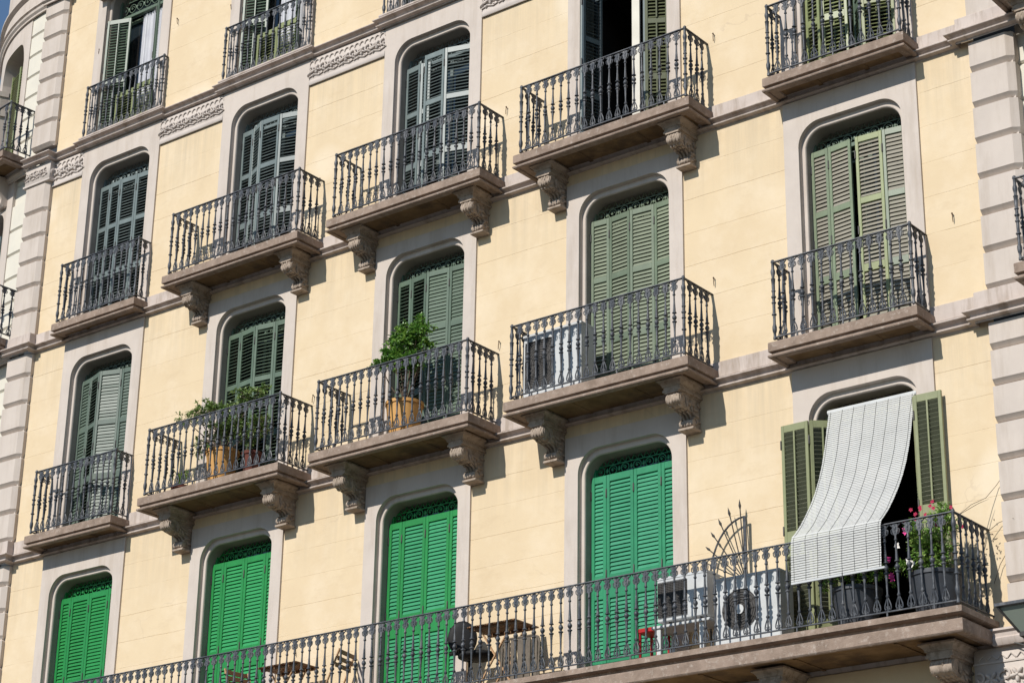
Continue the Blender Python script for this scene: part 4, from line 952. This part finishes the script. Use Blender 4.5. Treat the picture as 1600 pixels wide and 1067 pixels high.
# bare creeper stems on the wall near the corner
m=MB()
def creeper(pts): m.tube(pts,[.0038]*(len(pts)-1)+[.0015],4)
creeper([(4.72,-.45,8.75),(4.80,-.28,8.90),(4.90,-.12,9.0),(5.0,-.04,9.15),(5.07,-.05,9.22),(5.13,-.06,9.20)])
creeper([(4.72,-.45,8.75),(4.86,-.22,8.92),(4.93,-.12,8.98)]); creeper([(4.85,-.1,8.6),(5.0,-.05,8.72),(5.12,-.04,8.74),(5.2,-.1,8.72)]); creeper([(4.9,-.06,8.05),(4.98,-.05,8.25),(5.06,-.05,8.36),(5.12,-.06,8.38)])
for _ in range(12):
    p=Vector((rn.uniform(4.82,5.0),-.05,rn.uniform(8.1,8.75))); leaf(m,p,Vector((rn.gauss(0,1),-.3,rn.gauss(0,1))),Vector((0,-1,0)),.035,.015)
solo('climbing_plant',m,M_bark,'thin bare creeper stems curling over the wall right of the corner railing','plant',(4.9,-.1,8.0))
# ------------------------------------------------------------------ wall hooks
HK=[(-10.95,20.02),(-9.03,19.95),(-7.76,19.75),(-5.55,18.0-2.02),(-2.0,16.05),(1.45,16.03),(1.38,12.56),(-5.45,12.5),(-2.05,12.52),(-11.08,12.46),(-9.35,12.42),(4.68,12.52),(-5.55,8.82),(2.02,8.80)]
hm=MB(); hm.tube([(0,0,0),(.002,-.03,.004),(.004,-.035,-.05),(-.002,-.02,-.10)],.0055,5); hm.ell((0,-.03,.008),(.012,.012,.012),6,4)
hme=mesh_of('wall_hook',hm,M_rust,(0,0,0))
for x,z in HK: put('wall_hook',hme,BLD,(x,0,z),0,rot=(0,R_.uniform(-.3,.3),0))
# ------------------------------------------------------------------ lantern at the right edge
T=thing('wall_lantern','grey metal lantern with tapered glass sides hanging at the lower right edge','lamp',(5.80,-.8,7.13))
lx,ly=5.80,-.80
m=MB(); m.loops([[(lx+sx*w,ly+sy*w,z) for sx,sy in((-1,-1),(1,-1),(1,1),(-1,1))] for w,z in((.36,7.455),(.385,7.465),(.385,7.495),(.30,7.52),(.05,7.54))],True,True,True); part('roof',m,M_iron,T)
m=MB(); m.loops([[(lx+sx*w,ly+sy*w,z) for sx,sy in((-1,-1),(1,-1),(1,1),(-1,1))] for w,z in((.20,7.21),(.345,7.455))],True,True,True); part('glass',m,M_lglass,T)
m=MB(); m.loops([[(lx+sx*w,ly+sy*w,z) for sx,sy in((-1,-1),(1,-1),(1,1),(-1,1))] for w,z in((.15,7.13),(.21,7.17),(.21,7.215))],True,True,True)
for sx,sy in((-1,-1),(1,-1),(1,1),(-1,1)): m.tube([(lx+sx*.21,ly+sy*.21,7.21),(lx+sx*.36,ly+sy*.36,7.46)],.014,5)
part('frame',m,M_irond,T)
m=MB(); m.tube([(lx+.1,ly+.2,7.54),(lx+.15,-.3,7.8),(lx+.2,.05,7.75)],.022,7); part('arm',m,M_irond,T)
m=MB(); m.tube([(4.9,-.04,7.44),(5.3,-.2,7.36),(5.7,-.3,7.30),(6.3,-.3,7.42)],.009,5); m.tube([(5.1,-.16,7.36),(5.4,-.22,7.24),(5.8,-.3,7.34),(6.3,-.32,7.5)],.008,5)
solo('electric_cable',m,M_cord,'black cable sagging along the moulding below the lantern','cable',(5.3,-.2,7.3))
# ------------------------------------------------------------------ setting
m=MB(); m.add([(-400,-400,0),(400,-400,0),(400,400,0),(-400,400,0)],[(0,1,2,3)])
o=part('street',m,mat('asphalt',(.06,.06,.058),(.045,.045,.045),scale=3,rough=.9,bump=.4,bscale=30),None,(0,0,0)); o['kind']='structure'
m=MB(); m.box(-30,20,-3.2,0,0.0,.14,.01); o=part('pavement',m,mat('paving',(.11,.10,.09),(.085,.08,.07),scale=2,rough=.85,bump=.3),None,(0,0,0)); o['kind']='structure'
# ------------------------------------------------------------------ light, world, camera
el=math.radians(36.7); sd=Vector((.11,1,-.75)).normalized()
L=bpy.data.lights.new('sun','SUN'); L.energy=4.75; L.angle=math.radians(.5); L.color=(1,.955,.88)
lo=bpy.data.objects.new('sun',L); COL.objects.link(lo); lo.rotation_euler=sd.to_track_quat('-Z','Y').to_euler()
w=bpy.data.worlds.new('World'); sc.world=w; w.use_nodes=True; nt=w.node_tree; nt.nodes.clear()
sk=nt.nodes.new('ShaderNodeTexSky'); sk.sky_type='NISHITA'; sk.sun_disc=False; sk.sun_elevation=el; sk.sun_rotation=PI+math.atan2(.11,1); sk.air_density=1.3; sk.dust_density=0.0; sk.ozone_density=5.0
bg=nt.nodes.new('ShaderNodeBackground'); bg.inputs[1].default_value=.098; ow=nt.nodes.new('ShaderNodeOutputWorld')
nt.links.new(sk.outputs[0],bg.inputs[0]); nt.links.new(bg.outputs[0],ow.inputs[0])
cam=bpy.data.cameras.new('camera'); cam.lens=76.222; cam.sensor_width=36; cam.sensor_fit='HORIZONTAL'; cam.clip_end=2000
co=bpy.data.objects.new('camera',cam); COL.objects.link(co); co.location=(14.882,-21.0,1.6)
co.rotation_mode='QUATERNION'
co.rotation_quaternion=(Matrix.Rotation(.6727047,3,'Z')@Matrix.Rotation(1.95607646,3,'X')@Matrix.Rotation(.01708785,3,'Z')).to_quaternion()
sc.camera=co
sc.view_settings.view_transform='Standard'; sc.view_settings.look='None'; sc.view_settings.gamma=1; sc.view_settings.exposure=0
